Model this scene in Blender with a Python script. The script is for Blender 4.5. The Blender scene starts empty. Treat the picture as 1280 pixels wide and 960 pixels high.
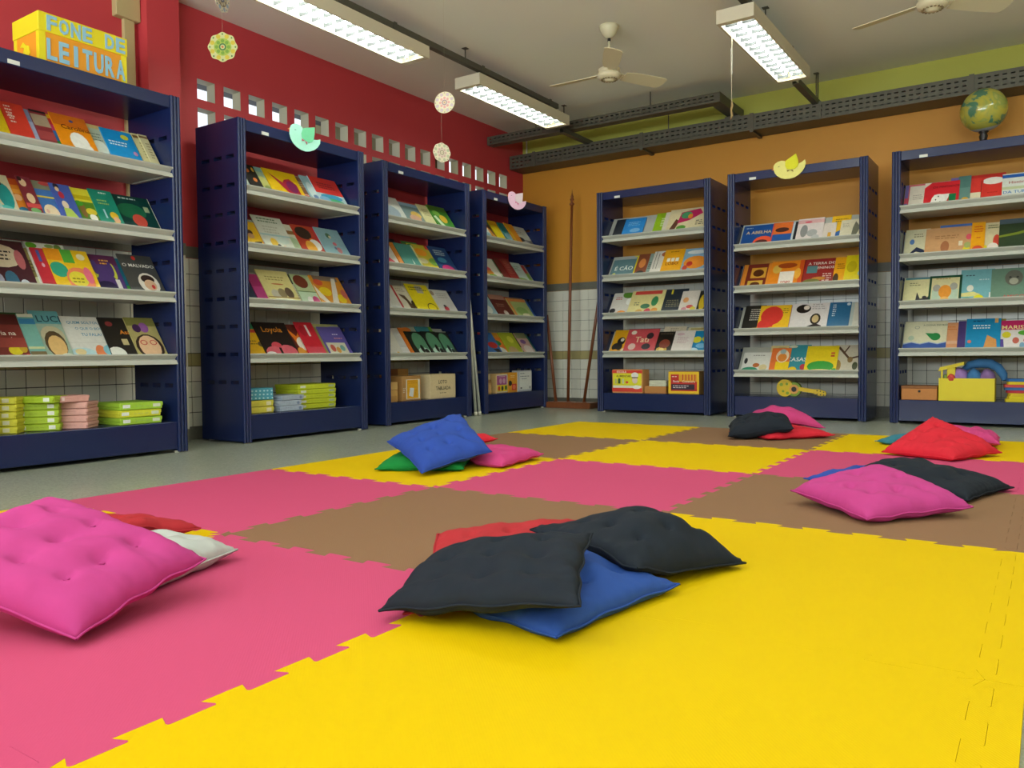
import bpy, bmesh, math, random
import numpy as np
from mathutils import Vector, Matrix, Euler
random.seed(7)
SC = bpy.context.scene
COL = SC.collection
PI = math.pi

# ------------------------------------------------------------------ camera
cam_d = bpy.data.cameras.new('camera'); cam = bpy.data.objects.new('camera', cam_d); COL.objects.link(cam)
cam_d.sensor_width = 36.0; cam_d.lens = 36.0*997.85/1280.0; cam_d.clip_start = .02; cam_d.clip_end = 100
def aim(o, loc, yaw, pitch, roll):
    y, p, r = (math.radians(a) for a in (yaw, pitch, roll))
    f = Vector((-math.sin(y)*math.cos(p), math.cos(y)*math.cos(p), math.sin(p)))
    R = Vector((math.cos(y), math.sin(y), 0)); U = R.cross(f)
    R2 = R*math.cos(r)+U*math.sin(r); U2 = -R*math.sin(r)+U*math.cos(r)
    m = Matrix((R2, U2, -f)).transposed().to_4x4(); m.translation = Vector(loc); o.matrix_world = m
aim(cam, (3.0844, -5.3809, .5557), 34.1065, -2.1945, -.5097)
SC.camera = cam

# ------------------------------------------------------------------ world, lamps, exposure
SC.view_settings.view_transform = 'Standard'; SC.view_settings.look = 'None'
SC.view_settings.gamma = 1.0; SC.view_settings.exposure = 0.1
SC.view_settings.use_curve_mapping = False
W = bpy.data.worlds.new('world'); SC.world = W; W.use_nodes = True
bg = W.node_tree.nodes['Background']; bg.inputs[0].default_value = (.86, .93, 1, 1); bg.inputs[1].default_value = 1.25
LAMP_W = 14.0           # radiant watts of one ceiling luminaire
LAMP_C = (.93, 1.0, .86)
def area(name, loc, rot, sx, sy, power, color):
    l = bpy.data.lights.new(name, 'AREA'); l.shape = 'RECTANGLE'; l.size = sx; l.size_y = sy
    l.energy = power; l.color = color
    o = bpy.data.objects.new(name, l); o.location = loc; o.rotation_euler = rot; COL.objects.link(o); return o
# the other lit luminaires of the far half of the room, same rows and spacing as the three in view
for lx, ly in ((1.51, -1.92), (3.5, -.03), (3.5, -1.92)):
    area('ceiling_lamp', (lx, ly, 2.6), (0, 0, 0), .2, 1.25, LAMP_W, LAMP_C)
# added fill panel for daylight from behind the camera, tilted up at the ceiling
area('daylight_fill', (2.0, -7.55, 1.6), (math.radians(148), 0, 0), 6.4, 1.7, 490.0, (.87, .98, 1.0))

# ------------------------------------------------------------------ helpers
def lin(c):
    c = c/255.0
    return c/12.92 if c <= .04045 else ((c+.055)/1.055)**2.4
def hexc(h):
    return tuple(lin(int(h[i:i+2], 16)) for i in (0, 2, 4))
_m = {}
def mat(name, h, rough=.6, metal=0, noise=0.0, nscale=8.0, bump=0.0, bscale=200.0, spec=.5, coat=0, stretch=None):
    if name in _m: return _m[name]
    m = bpy.data.materials.new(name); m.use_nodes = True; nt = m.node_tree; b = nt.nodes['Principled BSDF']
    c = hexc(h); b.inputs['Base Color'].default_value = (*c, 1)
    b.inputs['Roughness'].default_value = rough; b.inputs['Metallic'].default_value = metal
    b.inputs['Specular IOR Level'].default_value = spec; b.inputs['Coat Weight'].default_value = coat
    tc = nt.nodes.new('ShaderNodeTexCoord')
    src = tc.outputs['Object']
    if stretch:
        mp = nt.nodes.new('ShaderNodeMapping'); mp.inputs['Scale'].default_value = stretch
        nt.links.new(src, mp.inputs[0]); src = mp.outputs[0]
    if noise:
        n = nt.nodes.new('ShaderNodeTexNoise'); n.inputs['Scale'].default_value = nscale; n.inputs['Detail'].default_value = 4
        nt.links.new(src, n.inputs['Vector'])
        mx = nt.nodes.new('ShaderNodeMix'); mx.data_type = 'RGBA'
        mx.inputs[6].default_value = (*[v*(1-noise) for v in c], 1); mx.inputs[7].default_value = (*[min(1, v*(1+noise)) for v in c], 1)
        nt.links.new(n.outputs['Fac'], mx.inputs[0]); nt.links.new(mx.outputs[2], b.inputs['Base Color'])
    if bump:
        n2 = nt.nodes.new('ShaderNodeTexNoise'); n2.inputs['Scale'].default_value = bscale; n2.inputs['Detail'].default_value = 3
        nt.links.new(src, n2.inputs['Vector'])
        bp = nt.nodes.new('ShaderNodeBump'); bp.inputs['Strength'].default_value = bump; bp.inputs['Distance'].default_value = .002
        nt.links.new(n2.outputs['Fac'], bp.inputs['Height']); nt.links.new(bp.outputs[0], b.inputs['Normal'])
    _m[name] = m; return m
def print_mat(name, rough=.35):
    if name in _m: return _m[name]
    m = bpy.data.materials.new(name); m.use_nodes = True; nt = m.node_tree; b = nt.nodes['Principled BSDF']
    a = nt.nodes.new('ShaderNodeAttribute'); a.attribute_name = 'Col'
    n = nt.nodes.new('ShaderNodeTexNoise'); n.inputs['Scale'].default_value = 60; n.inputs['Detail'].default_value = 3
    tc = nt.nodes.new('ShaderNodeTexCoord'); nt.links.new(tc.outputs['Object'], n.inputs['Vector'])
    mr = nt.nodes.new('ShaderNodeMapRange'); mr.inputs[3].default_value = .86; mr.inputs[4].default_value = 1.1
    nt.links.new(n.outputs['Fac'], mr.inputs[0])
    mx = nt.nodes.new('ShaderNodeVectorMath'); mx.operation = 'SCALE'
    nt.links.new(a.outputs['Color'], mx.inputs[0]); nt.links.new(mr.outputs[0], mx.inputs['Scale'])
    nt.links.new(mx.outputs[0], b.inputs['Base Color']); b.inputs['Roughness'].default_value = rough
    _m[name] = m; return m

class MB:
    """collects polygons (optionally coloured, optionally with a material slot) and builds ONE mesh object"""
    def __init__(s): s.v = []; s.f = []; s.c = []; s.mi = []; s.col = 'ffffff'; s.slot = 0; s.smooth = []; s.sm = False
    def poly(s, pts):
        i = len(s.v); s.v += [tuple(p) for p in pts]; s.face(list(range(i, i+len(pts))))
    def face(s, idx): s.f.append(idx); s.c.append(s.col); s.mi.append(s.slot); s.smooth.append(s.sm)
    def box(s, x0, y0, z0, x1, y1, z1, bev=0):
        if bev:
            b = min(bev, .45*(x1-x0), .45*(y1-y0), .45*(z1-z0)); bm = bmesh.new()
            bmesh.ops.create_cube(bm, size=1)
            for q in bm.verts: q.co = Vector((x0+(q.co.x+.5)*(x1-x0), y0+(q.co.y+.5)*(y1-y0), z0+(q.co.z+.5)*(z1-z0)))
            bmesh.ops.bevel(bm, geom=list(bm.edges), offset=b, segments=1, profile=.5, affect='EDGES')
            s.bm(bm); return
        i = len(s.v)
        s.v += [(x0,y0,z0),(x1,y0,z0),(x1,y1,z0),(x0,y1,z0),(x0,y0,z1),(x1,y0,z1),(x1,y1,z1),(x0,y1,z1)]
        for q in ((0,3,2,1),(4,5,6,7),(0,1,5,4),(1,2,6,5),(2,3,7,6),(3,0,4,7)): s.face([i+k for k in q])
    def bm(s, bm, M=None):
        i = len(s.v); bm.verts.index_update()
        for q in bm.verts: s.v.append(tuple(M @ q.co) if M else tuple(q.co))
        for f in bm.faces: s.face([i+q.index for q in f.verts])
        bm.free()
    def prism(s, pts, ax, a, b):
        """closed outline of 2-D pts extruded along axis ax from a to b (x: pts=(y,z); y: pts=(x,z); z: pts=(x,y))"""
        def P(p, t): return (t,p[0],p[1]) if ax == 'x' else (p[0],t,p[1]) if ax == 'y' else (p[0],p[1],t)
        n = len(pts); i = len(s.v)
        s.v += [P(p, a) for p in pts]+[P(p, b) for p in pts]
        area2 = sum(pts[k][0]*pts[(k+1) % n][1]-pts[(k+1) % n][0]*pts[k][1] for k in range(n))
        flip = (area2 < 0) != (b < a)
        if ax == 'y': flip = not flip
        A = [i+k for k in range(n)]; B = [i+n+k for k in range(n)]
        s.face(A if flip else A[::-1]); s.face(B[::-1] if flip else B)
        for k in range(n):
            q = [A[k], A[(k+1) % n], B[(k+1) % n], B[k]]; s.face(q[::-1] if flip else q)
    def tube(s, path, r, n=8, caps=True):
        rs = r if isinstance(r, (list, tuple)) else [r]*len(path); path = [Vector(p) for p in path]; i0 = len(s.v)
        d0 = (path[1]-path[0]).normalized(); up = Vector((0,0,1)) if abs(d0.z) < .9 else Vector((1,0,0))
        for k, p in enumerate(path):
            d = (path[min(k+1, len(path)-1)]-path[max(k-1, 0)]).normalized()
            a = d.cross(up).normalized(); b = a.cross(d).normalized()
            for j in range(n):
                t = 2*PI*j/n; s.v.append(tuple(p+(a*math.cos(t)+b*math.sin(t))*rs[k]))
        old = s.sm; s.sm = True
        for k in range(len(path)-1):
            for j in range(n):
                j2 = (j+1) % n; s.face([i0+k*n+j, i0+(k+1)*n+j, i0+(k+1)*n+j2, i0+k*n+j2])
        s.sm = old
        if caps:
            s.face([i0+j for j in range(n)]); e = i0+(len(path)-1)*n; s.face([e+j for j in range(n)][::-1])
    def lathe(s, prof, c=(0,0,0), n=20):
        """prof: (r, z) from bottom to top, about the vertical through c"""
        i0 = len(s.v); old = s.sm; s.sm = True
        for r, z in prof:
            for j in range(n):
                t = 2*PI*j/n; s.v.append((c[0]+r*math.cos(t), c[1]+r*math.sin(t), c[2]+z))
        for k in range(len(prof)-1):
            for j in range(n):
                j2 = (j+1) % n; s.face([i0+k*n+j, i0+k*n+j2, i0+(k+1)*n+j2, i0+(k+1)*n+j])
        s.sm = old
        if prof[0][0] > 1e-5: s.face([i0+j for j in range(n)][::-1])
        if prof[-1][0] > 1e-5: e = i0+(len(prof)-1)*n; s.face([e+j for j in range(n)])
    def plate(s, us, vs, hole, O, eu, ev, en, t, rim=0):
        """slab with rectangular holes: cells of the grid us x vs, hole(i,j) -> True leaves a through hole; rim = slot of the reveals"""
        O, eu, ev, en = (Vector(q) for q in (O, eu, ev, en)); nu, nv = len(us), len(vs); i0 = len(s.v)
        for k in (0, 1):
            for u in us:
                for v in vs: s.v.append(tuple(O+eu*u+ev*v+en*(-t*k)))
        ix = lambda i, j, k: i0+k*nu*nv+i*nv+j
        rh = eu.cross(ev).dot(en) > 0
        def F(q, sl=None):
            old = s.slot
            if sl is not None: s.slot = sl
            s.face(q if rh else q[::-1]); s.slot = old
        solid = lambda i, j: 0 <= i < nu-1 and 0 <= j < nv-1 and not hole(i, j)
        for i in range(nu-1):
            for j in range(nv-1):
                if not solid(i, j): continue
                F([ix(i,j,0), ix(i+1,j,0), ix(i+1,j+1,0), ix(i,j+1,0)])
                F([ix(i,j,1), ix(i,j+1,1), ix(i+1,j+1,1), ix(i+1,j,1)])
                if not solid(i-1, j): F([ix(i,j,0), ix(i,j+1,0), ix(i,j+1,1), ix(i,j,1)], rim)
                if not solid(i+1, j): F([ix(i+1,j,0), ix(i+1,j,1), ix(i+1,j+1,1), ix(i+1,j+1,0)], rim)
                if not solid(i, j-1): F([ix(i,j,0), ix(i,j,1), ix(i+1,j,1), ix(i+1,j,0)], rim)
                if not solid(i, j+1): F([ix(i,j+1,0), ix(i+1,j+1,0), ix(i+1,j+1,1), ix(i,j+1,1)], rim)
    def mesh(s, name, mats):
        me = bpy.data.meshes.new(name); me.from_pydata(s.v, [], s.f)
        for m in (mats if isinstance(mats, (list, tuple)) else [mats]): me.materials.append(m)
        me.polygons.foreach_set('material_index', s.mi); me.polygons.foreach_set('use_smooth', s.smooth)
        if any(c != 'ffffff' for c in s.c):
            at = me.color_attributes.new('Col', 'FLOAT_COLOR', 'CORNER'); data = []
            for f, c in zip(s.f, s.c):
                q = (*hexc(c), 1.0)
                for _ in f: data += q
            at.data.foreach_set('color', data)
        me.update(); return me
    def build(s, name, mats, parent=None, loc=None, rot=None):
        o = bpy.data.objects.new(name, s.mesh(name, mats)); COL.objects.link(o)
        if parent: o.parent = parent
        if loc: o.location = loc
        if rot: o.rotation_euler = rot
        return o
def tag(o, label=None, cat=None, group=None, kind=None):
    if label:
        assert 4 <= len(label.split()) <= 16, label
        o['label'] = label
    if cat: o['category'] = cat
    if group: o['group'] = group
    if kind: o['kind'] = kind
    return o
def empty(name, loc, rz=0, label=None, cat=None, group=None):
    o = bpy.data.objects.new(name, None); COL.objects.link(o); o.location = loc; o.rotation_euler = (0, 0, rz)
    o.empty_display_size = .05
    return tag(o, label, cat, group)
KIDS = {}
def copy_tree(o, parent=None):
    c = o.copy(); COL.objects.link(c)
    if parent: c.parent = parent
    for ch in list(o.children): copy_tree(ch, c)
    return c
def one(name, fn, m, parent=None, **k):
    b = MB(); fn(b); return b.build(name, m, parent, **k)
_txt = {}
def text2d(t, off=0.0):
    """flat letter outlines of t: (vertices, faces), width 1, centred"""
    if (t, off) in _txt: return _txt[t, off]
    cu = bpy.data.curves.new('t', 'FONT'); cu.body = t; cu.offset = off; cu.resolution_u = 2; cu.align_x = 'CENTER'; cu.align_y = 'CENTER'
    o = bpy.data.objects.new('t', cu); COL.objects.link(o); dg = bpy.context.evaluated_depsgraph_get(); dg.update()
    e = o.evaluated_get(dg); me = e.to_mesh()
    vs = [(v.co.x, v.co.y) for v in me.vertices]; fs = [list(p.vertices) for p in me.polygons]
    e.to_mesh_clear(); bpy.data.objects.remove(o); bpy.data.curves.remove(cu)
    x0 = min(v[0] for v in vs); x1 = max(v[0] for v in vs); w = x1-x0; cx = (x0+x1)/2
    y0 = min(v[1] for v in vs); y1 = max(v[1] for v in vs); cy = (y0+y1)/2
    _txt[t, off] = ([((a-cx)/w, (b-cy)/w) for a, b in vs], fs, (y1-y0)/w); return _txt[t, off]
def lettering(b, t, cx, cz, width, y, col, mapf=None, maxh=None):
    """letters facing -y in the plane y (or mapped), black-board style flat print"""
    vs, fs, asp = text2d(t, .012); b.col = col; i = len(b.v)
    k = width
    kh = width if not maxh or asp*width <= maxh else maxh/asp
    f = mapf or (lambda x, z: (x, y, z))
    b.v += [f(cx+a*k, cz+c*kh) for a, c in vs]
    for q in fs: b.face([i+n for n in q])
def art(b, spec, w, h, y):
    """flat print of a cover: tokens b band, r rectangle, c ellipse, p polygon, k lines of small type, t title"""
    n = 0
    for tok in spec.split(';'):
        if not tok: continue
        q = tok.split(','); k = q[0]; b.col = q[1]; n += 1; yy = y-.00025*n
        if k == 'b':
            v0, v1 = float(q[2]), float(q[3]); b.poly([(0,yy,v0*h),(w,yy,v0*h),(w,yy,v1*h),(0,yy,v1*h)])
        elif k == 'r':
            a, c, d, e = map(float, q[2:6]); b.poly([(a*w,yy,c*h),(d*w,yy,c*h),(d*w,yy,e*h),(a*w,yy,e*h)])
        elif k == 'c':
            u, v, ru, rv = map(float, q[2:6]); P = []
            for j in range(14):
                t = 2*PI*j/14; P.append((min(w, max(0, (u+ru*math.cos(t))*w)), yy, min(h, max(0, (v+rv*math.sin(t))*h))))
            b.poly(P)
        elif k == 'p':
            z = list(map(float, q[2:])); P = [(z[i]*w, yy, z[i+1]*h) for i in range(0, len(z), 2)]
            if sum(P[i][0]*P[(i+1) % len(P)][2]-P[(i+1) % len(P)][0]*P[i][2] for i in range(len(P))) < 0: P = P[::-1]
            b.poly(P)
        elif k == 'k':
            u0, u1, v = map(float, q[2:5]); L = int(q[5]); rr = random.Random(len(spec)+n)
            for j in range(L):
                z0 = (v-.075*j)*h; x = u0*w; end = (u0+(u1-u0)*rr.uniform(.7, 1))*w
                while x < end:
                    l = w*rr.uniform(.04, .1); b.poly([(x,yy,z0-.013*h),(min(end, x+l),yy,z0-.013*h),(min(end, x+l),yy,z0+.02*h),(x,yy,z0+.02*h)]); x += l+.025*w
        elif k == 't':
            u, v, s = map(float, q[2:5]); t = ','.join(q[5:])
            asp = text2d(t, .012)[2]; wd = min(.92*w, s*h/asp*.75); wd = min(wd, 2*w*min(u, 1-u))
            lettering(b, t, u*w, v*h, wd, yy, q[1], maxh=None)

# ------------------------------------------------------------------ materials
NAVY = mat('navy_enamel', '172450', .26, noise=.04, nscale=3)
NAVYD = mat('navy_enamel_inside', '172450', .45, noise=.05, nscale=4)
SHELF = mat('grey_enamel', 'b0b2aa', .38, noise=.03, nscale=4)
RED = mat('red_wall_paint', 'c03a42', .55, noise=.05, nscale=2, bump=.08, bscale=60)
ORANGE = mat('orange_wall_paint', 'ce8d2a', .55, noise=.05, nscale=2, bump=.08, bscale=60)
GREEN = mat('olive_green_paint', 'b8b84e', .6, noise=.05, nscale=2)
CREAM = mat('cream_paint', 'b9b29a', .6, noise=.04, nscale=3)
CEIL = mat('ceiling_paint', 'ecece2', .8, noise=.03, nscale=1.2)
TILE = mat('white_glazed_tile', 'dddbd0', .22, noise=.04, nscale=5)
BAND = mat('olive_band_tile', 'a89c6c', .3, noise=.06, nscale=9)
GROUT = mat('dark_grout', '2b2926', .8, noise=.1, nscale=30)
GRANITE = mat('grey_granite_strip', '6c6a60', .4, noise=.25, nscale=60)
TRAYM = mat('grey_galvanised_steel', '5c5a4e', .5, metal=.35, noise=.08, nscale=12)
WHITEP = mat('white_paint', 'd8d3c2', .4)
LABELP = mat('white_label_paper', 'd6d8d2', .5)
WOODP = mat('brown_varnished_wood', '7c4424', .3, noise=.25, nscale=9, stretch=(8, 8, 1))
WOODL = mat('light_plywood', 'bf8a4c', .5, noise=.14, nscale=10, stretch=(1, 6, 6))
CARD = mat('brown_cardboard', 'b98c50', .7, noise=.08, nscale=14)
ALU = mat('aluminium_tube', 'c8c8c0', .35, metal=.25, noise=.05, nscale=10)
FANM = mat('cream_enamel', 'd9d2b2', .4)
PRINT = print_mat('printed_cover', .32)
PRINTM = print_mat('matt_print', .6)
PAGES = mat('page_edges', 'd9d3be', .8, noise=.08, nscale=90, stretch=(1, 60, 1))
STRING = mat('pale_string', 'c9bfa8', .8)
BLACKP = mat('black_plastic', '17181a', .35)

# ------------------------------------------------------------------ setting
XW, YB, ZC = -1.66, 1.87, 2.86
X1, Y0 = 5.6, -7.9
HOLES = [(-2.085+.2064*k, -1.948+.2064*k) for k in range(18)]
def floor_fn(b): b.box(XW-.12, Y0, -.12, X1, YB+.12, 0)
fm = mat('polished_granilite', 'a3a898', .22, noise=.10, nscale=1.6, spec=.5)
nt = fm.node_tree; bs = nt.nodes['Principled BSDF']
vor = nt.nodes.new('ShaderNodeTexVoronoi'); vor.inputs['Scale'].default_value = 140
tcn = nt.nodes.new('ShaderNodeTexCoord'); nt.links.new(tcn.outputs['Object'], vor.inputs['Vector'])
mr = nt.nodes.new('ShaderNodeMapRange'); mr.inputs[3].default_value = .78; mr.inputs[4].default_value = 1.12; nt.links.new(vor.outputs['Color'], mr.inputs[0])
vm = nt.nodes.new('ShaderNodeVectorMath'); vm.operation = 'SCALE'
src = bs.inputs['Base Color'].links[0].from_socket; nt.links.new(src, vm.inputs[0]); nt.links.new(mr.outputs[0], vm.inputs['Scale']); nt.links.new(vm.outputs[0], bs.inputs['Base Color'])
tag(one('floor', floor_fn, fm), kind='structure')
tag(one('ceiling', lambda b: b.box(XW-.12, Y0, ZC, X1, YB+.12, ZC+.12), CEIL), kind='structure')

# left wall: grout bed below, painted part with two rows of square openings above
b = MB()
b.slot = 2; b.box(XW-.12, Y0, 0, XW-.004, YB, 1.205)
b.slot = 0
ys = [Y0]+[q for h in HOLES for q in h]+[YB]
b.plate(ys, [1.205, 2.078, 2.214, 2.272, 2.405, ZC], lambda i, j: i % 2 == 1 and j in (1, 3), (XW, 0, 0), (0, 1, 0), (0, 0, 1), (1, 0, 0), .088, rim=1)
wl = tag(b.build('wall_left', [RED, CREAM, GROUT]), kind='structure')
# back wall: orange below, olive green above the cable tray
b = MB()
b.slot = 2; b.box(XW-.12, YB+.004, 0, X1, YB+.12, 1.205)
b.slot = 0; b.box(XW-.12, YB, 1.205, X1, YB+.12, 2.53)
b.slot = 1; b.box(XW-.12, YB, 2.53, X1, YB+.12, ZC)
wb = tag(b.build('wall_back', [ORANGE, GREEN, GROUT]), kind='structure')
tag(one('wall_right', lambda b: b.box(X1, Y0, 0, X1+.12, YB+.12, ZC), CREAM), kind='structure')
tag(one('wall_front', lambda b: b.box(XW-.12, Y0-.12, 0, X1+.12, Y0, ZC), CREAM), kind='structure')
# tiles, band tiles, granite dado strip and skirting of the two walls in view
ROWS = [(.085, .18), (.18, .283), (.283, .387), (.387, .49)]+[(.575+.105*k, .575+.105*(k+1)) for k in range(6)]
g = .0021
def tile_mesh(nm, w, h, m):
    return one_mesh(nm, lambda b: b.box(-w/2, -.006, -h/2, w/2, .002, h/2, .0016), m)
def one_mesh(nm, fn, m):
    b = MB(); fn(b); return b.mesh(nm, m)
def tile_wall(parent, rz, origin, span, first, keep):
    """rz 0: wall facing -y, columns along x; rz pi/2: wall facing +x, columns along y"""
    g = .0021 if rz else .0014; P = .1035; cache = {}; rest = MB(); count = 0
    cols = []
    u = first
    while u-P > span[0]: u -= P
    while u < span[1]: cols.append((max(u, span[0]), min(u+P, span[1]))); u += P
    for r, (z0, z1) in enumerate(ROWS+[(.49, .575)]):
        for (a, c) in cols:
            if c-a < .01: continue
            band = z0 == .49; w, h = c-a-2*g, z1-z0-2*g; uc, zc = (a+c)/2, (z0+z1)/2
            loc = (uc, origin, zc) if rz == 0 else (origin, uc, zc)
            if keep(uc, zc, band) and count < 299:
                k = (round(w, 4), round(h, 4), band)
                if k not in cache: cache[k] = tile_mesh('band_tile' if band else 'tile', w, h, BAND if band else TILE)
                o = bpy.data.objects.new('band_tile' if band else 'tile', cache[k]); COL.objects.link(o); o.parent = parent
                o.location = loc; o.rotation_euler = (random.uniform(-.002, .002), 0, rz+random.uniform(-.002, .002)); count += not band
            else:
                rest.slot = 1 if band else 0
                if rz == 0: rest.box(a+g, origin-.006, z0+g, c-g, origin+.002, z1-g)
                else: rest.box(origin-.002, a+g, z0+g, origin+.006, c-g, z1-g)
    if rest.f: tag(rest.build('tile_field', [TILE, BAND], parent), kind='stuff')
tile_wall(wl, PI/2, XW-.004, (-4.2, YB), -3.11, lambda u, z, bd: u < .3 and (z > .17) and (-3.62 < u < -2.25 or z > .2) and (u < -.25 or .2 < u))
tile_wall(wb, 0, YB+.004, (XW, 4.2), -1.279, lambda u, z, bd: (-1.45 < u < -.35) or (z > .17 and (-.35 < u < .62) and z < 1.1) or (.9 < u < 3.15 and z > .17))
one('dado_strip', lambda b: b.box(XW-.01, -4.2, 1.207, XW+.006, YB-.006, 1.282), GRANITE, wl)
one('dado_strip', lambda b: b.box(XW+.006, YB-.006, 1.207, 4.2, YB+.01, 1.282), GRANITE, wb)
tag(one('baseboard_left', lambda b: b.box(XW-.004, -4.2, 0, XW+.008, YB-.008, .084), GRANITE), kind='structure')
tag(one('baseboard_back', lambda b: b.box(XW, YB-.008, 0, 4.2, YB+.004, .084), GRANITE), kind='structure')
# red pillar on the left wall, tiled below
b = MB(); PX0, PY0, PY1 = -1.55, -2.50, -2.28
b.slot = 0; b.box(XW, PY0, 1.205, PX0, PY1, ZC); b.slot = 1; b.box(XW, PY0, .0, PX0-.004, PY1-.004, 1.205)
wp = tag(b.build('wall_pillar', [RED, GROUT]), kind='structure')
tm = {}
for (z0, z1) in ROWS+[(.49, .575)]:
    for (a, c) in ((PY0, PY0+.11), (PY0+.11, PY1)):
        bd = z0 == .49
        one('band_tile' if bd else 'tile', lambda b: b.box(-.002, -(c-a)/2+g, -(z1-z0)/2+g, .006, (c-a)/2-g, (z1-z0)/2-g, .0016), BAND if bd else TILE, wp, loc=(PX0-.004, (a+c)/2, (z0+z1)/2))
one('corner_strip', lambda b: b.box(PX0-.008, PY1-.006, .085, PX0+.003, PY1+.002, 1.205), TILE, wp)
one('dado_strip', lambda b: b.box(XW, PY0-.004, 1.207, PX0+.006, PY1+.006, 1.282), GRANITE, wp)
one('skirting', lambda b: b.box(XW, PY0-.004, 0, PX0+.004, PY1+.004, .084), GRANITE, wp)
# covered passage seen through the wall openings, open to the sky on its far side
PASS = mat('grey_passage_soffit', '4a4c4c', .7, noise=.06)
tag(one('ceiling', lambda b: b.box(-3.2, -6, 2.915, XW-.088, .5, 3.05), PASS), kind='structure')
tag(one('wall_passage', lambda b: b.box(-3.4, .5, 0, XW-.12, .62, 3.05), mat('olive_passage_wall', '7b744c', .7, noise=.05)), kind='structure')
tag(one('floor', lambda b: b.box(-4.2, -6, -.12, XW-.12, .62, 0), mat('passage_concrete', '77756c', .7, noise=.1)), kind='structure')
# ------------------------------------------------------------------ bookcases
CW, CD, CH, PT = 1.099, .424, 2.037, .062
LIPS = (1.635, 1.275, .925, .57)
LIPS6 = (1.452, 1.105, .749, .403)
TH = math.radians(36.0)
def side_panel_mesh():
    ds = [0, .035, .115, .16, .24, .285, .365, CD]
    zs = [.012]; 
    for k in range(9): zs += [.375+.1775*k, .375+.1775*k+.024]
    zs.append(CH)
    b = MB(); b.plate(ds, zs, lambda i, j: i in (1, 3, 5) and j % 2 == 1, (PT, 0, 0), (0, 1, 0), (0, 0, 1), (1, 0, 0), PT)
    return b.mesh('side_panel', NAVY)
def post_mesh():
    pts = [(0, .004)]
    for k in range(3):
        c = .0103+k*.0207
        for j in range(7):
            t = PI*j/6; pts.append((c-.0098*math.cos(t), -.009*math.sin(t)-.001))
    pts.append((PT, .004))
    b = MB(); b.prism(pts, 'z', .006, CH+.002); return b.mesh('front_post', NAVY)
SP, FP = side_panel_mesh(), post_mesh()
def shelf_mesh():
    b = MB(); x0, x1 = PT+.002, CW-PT-.002
    b.box(x0, .012, -.052, x1, .386, -.046); b.box(x0, .384, -.052, x1, .388, -.008)
    b.box(x0, .012, -.057, x0+.02, .36, -.052); b.box(x1-.02, .012, -.057, x1, .36, -.052)
    return b.mesh('shelf', SHELF)
def lip_mesh():
    pts = [(.002, -.060), (-.010, -.059), (-.004, -.036), (.007, -.033), (.010, -.030), (.004, -.024), (-.009, -.009), (-.010, -.004), (-.006, 0), (.004, 0), (.009, -.005), (.014, -.026), (.014, -.060)]
    b = MB(); b.prism(pts, 'x', PT-.006, CW-PT+.006); return b.mesh('shelf_lip', SHELF)
def plate_mesh():
    b = MB(); s, c = math.sin(TH), math.cos(TH); L = .285; t = .003
    p = [(.064, -.045), (.064+L*s, -.045+L*c), (.064+L*s+t*c, -.045+L*c-t*s), (.064+t*c, -.045)]
    b.prism(p, 'x', PT+.003, CW-PT-.003); return b.mesh('display_plate', SHELF)
SM, LM, PM = shelf_mesh(), lip_mesh(), plate_mesh()
def link(name, me, parent, loc=(0, 0, 0), rot=(0, 0, 0)):
    o = bpy.data.objects.new(name, me); COL.objects.link(o); o.parent = parent; o.location = loc; o.rotation_euler = rot; return o
def make_case():
    t = empty('bookcase', (0, 0, 0))
    link('side_panel', SP, t); link('side_panel', SP, t, (CW-PT, 0, 0))
    link('front_post', FP, t); link('front_post', FP, t, (CW-PT, 0, 0))
    one('top_panel', lambda b: b.box(PT, -.002, CH-.07, CW-PT, CD, CH, .003), NAVY, t)
    one('base', lambda b: b.box(PT, .003, .022, CW-PT, CD, .18, .003), NAVY, t)
    for u in (.05, CW-.05):
        for d in (.03, CD-.03): one('foot', lambda b: b.lathe([(.017, 0), (.017, .008), (.009, .012), (.009, .022)], (u, d, 0), 10), WHITEP, t)
    one('label_plate', lambda b: b.box(.185, -.004, CH-.066, .24, -.001, CH-.046), LABELP, t)
    for z in LIPS:
        s = link('shelf', SM, t, (0, 0, z)); link('shelf_lip', LM, s); link('display_plate', PM, s)
    return t
CASES = {1: ((-1.0907, -3.6969), 1), 2: ((-1.129, -2.1794), 1), 3: ((-1.172, -.8404), 1), 4: ((-1.201, .4909), 1),
         5: ((-.4529, 1.2753), 0), 6: ((.8006, 1.2476), 0), 7: ((2.0647, 1.2387), 0)}
CNAME = {1: 'far left bookcase', 2: 'green bird bookcase', 3: 'third left bookcase', 4: 'pink bird bookcase',
         5: 'bookcase by flagpoles', 6: 'yellow bird bookcase', 7: 'bookcase under globe'}
CLAB = {1: 'tall navy steel display bookcase at far left with yellow box on top',
        2: 'navy steel display bookcase on red wall with green paper bird',
        3: 'navy steel display bookcase between the green bird and pink bird ones',
        4: 'navy steel display bookcase in the red corner with pink paper bird',
        5: 'navy steel display bookcase just right of the wooden flagpoles',
        6: 'navy steel display bookcase on orange wall with yellow paper bird',
        7: 'navy steel display bookcase at right edge with globe on top'}
proto = make_case(); CO = {}
for c, ((cx, cy), left) in CASES.items():
    o = proto if c == 1 else copy_tree(proto)
    o.location = (cx, cy, 0); o.rotation_euler = (0, 0, PI/2 if left else 0)
    tag(o, CLAB[c], 'bookcase', 'navy display bookcases along the walls'); CO[c] = o
    if c == 6:
        for ch in o.children:
            if ch.name.split('.')[0] == 'shelf':
                z = ch.location.z; ch.location.z = LIPS6[min(range(4), key=lambda k: abs(LIPS[k]-z))]
def cpos(c, u, d, z):
    (cx, cy), left = CASES[c]
    return (cx-d, cy+u, z) if left else (cx+u, cy+d, z)
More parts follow.
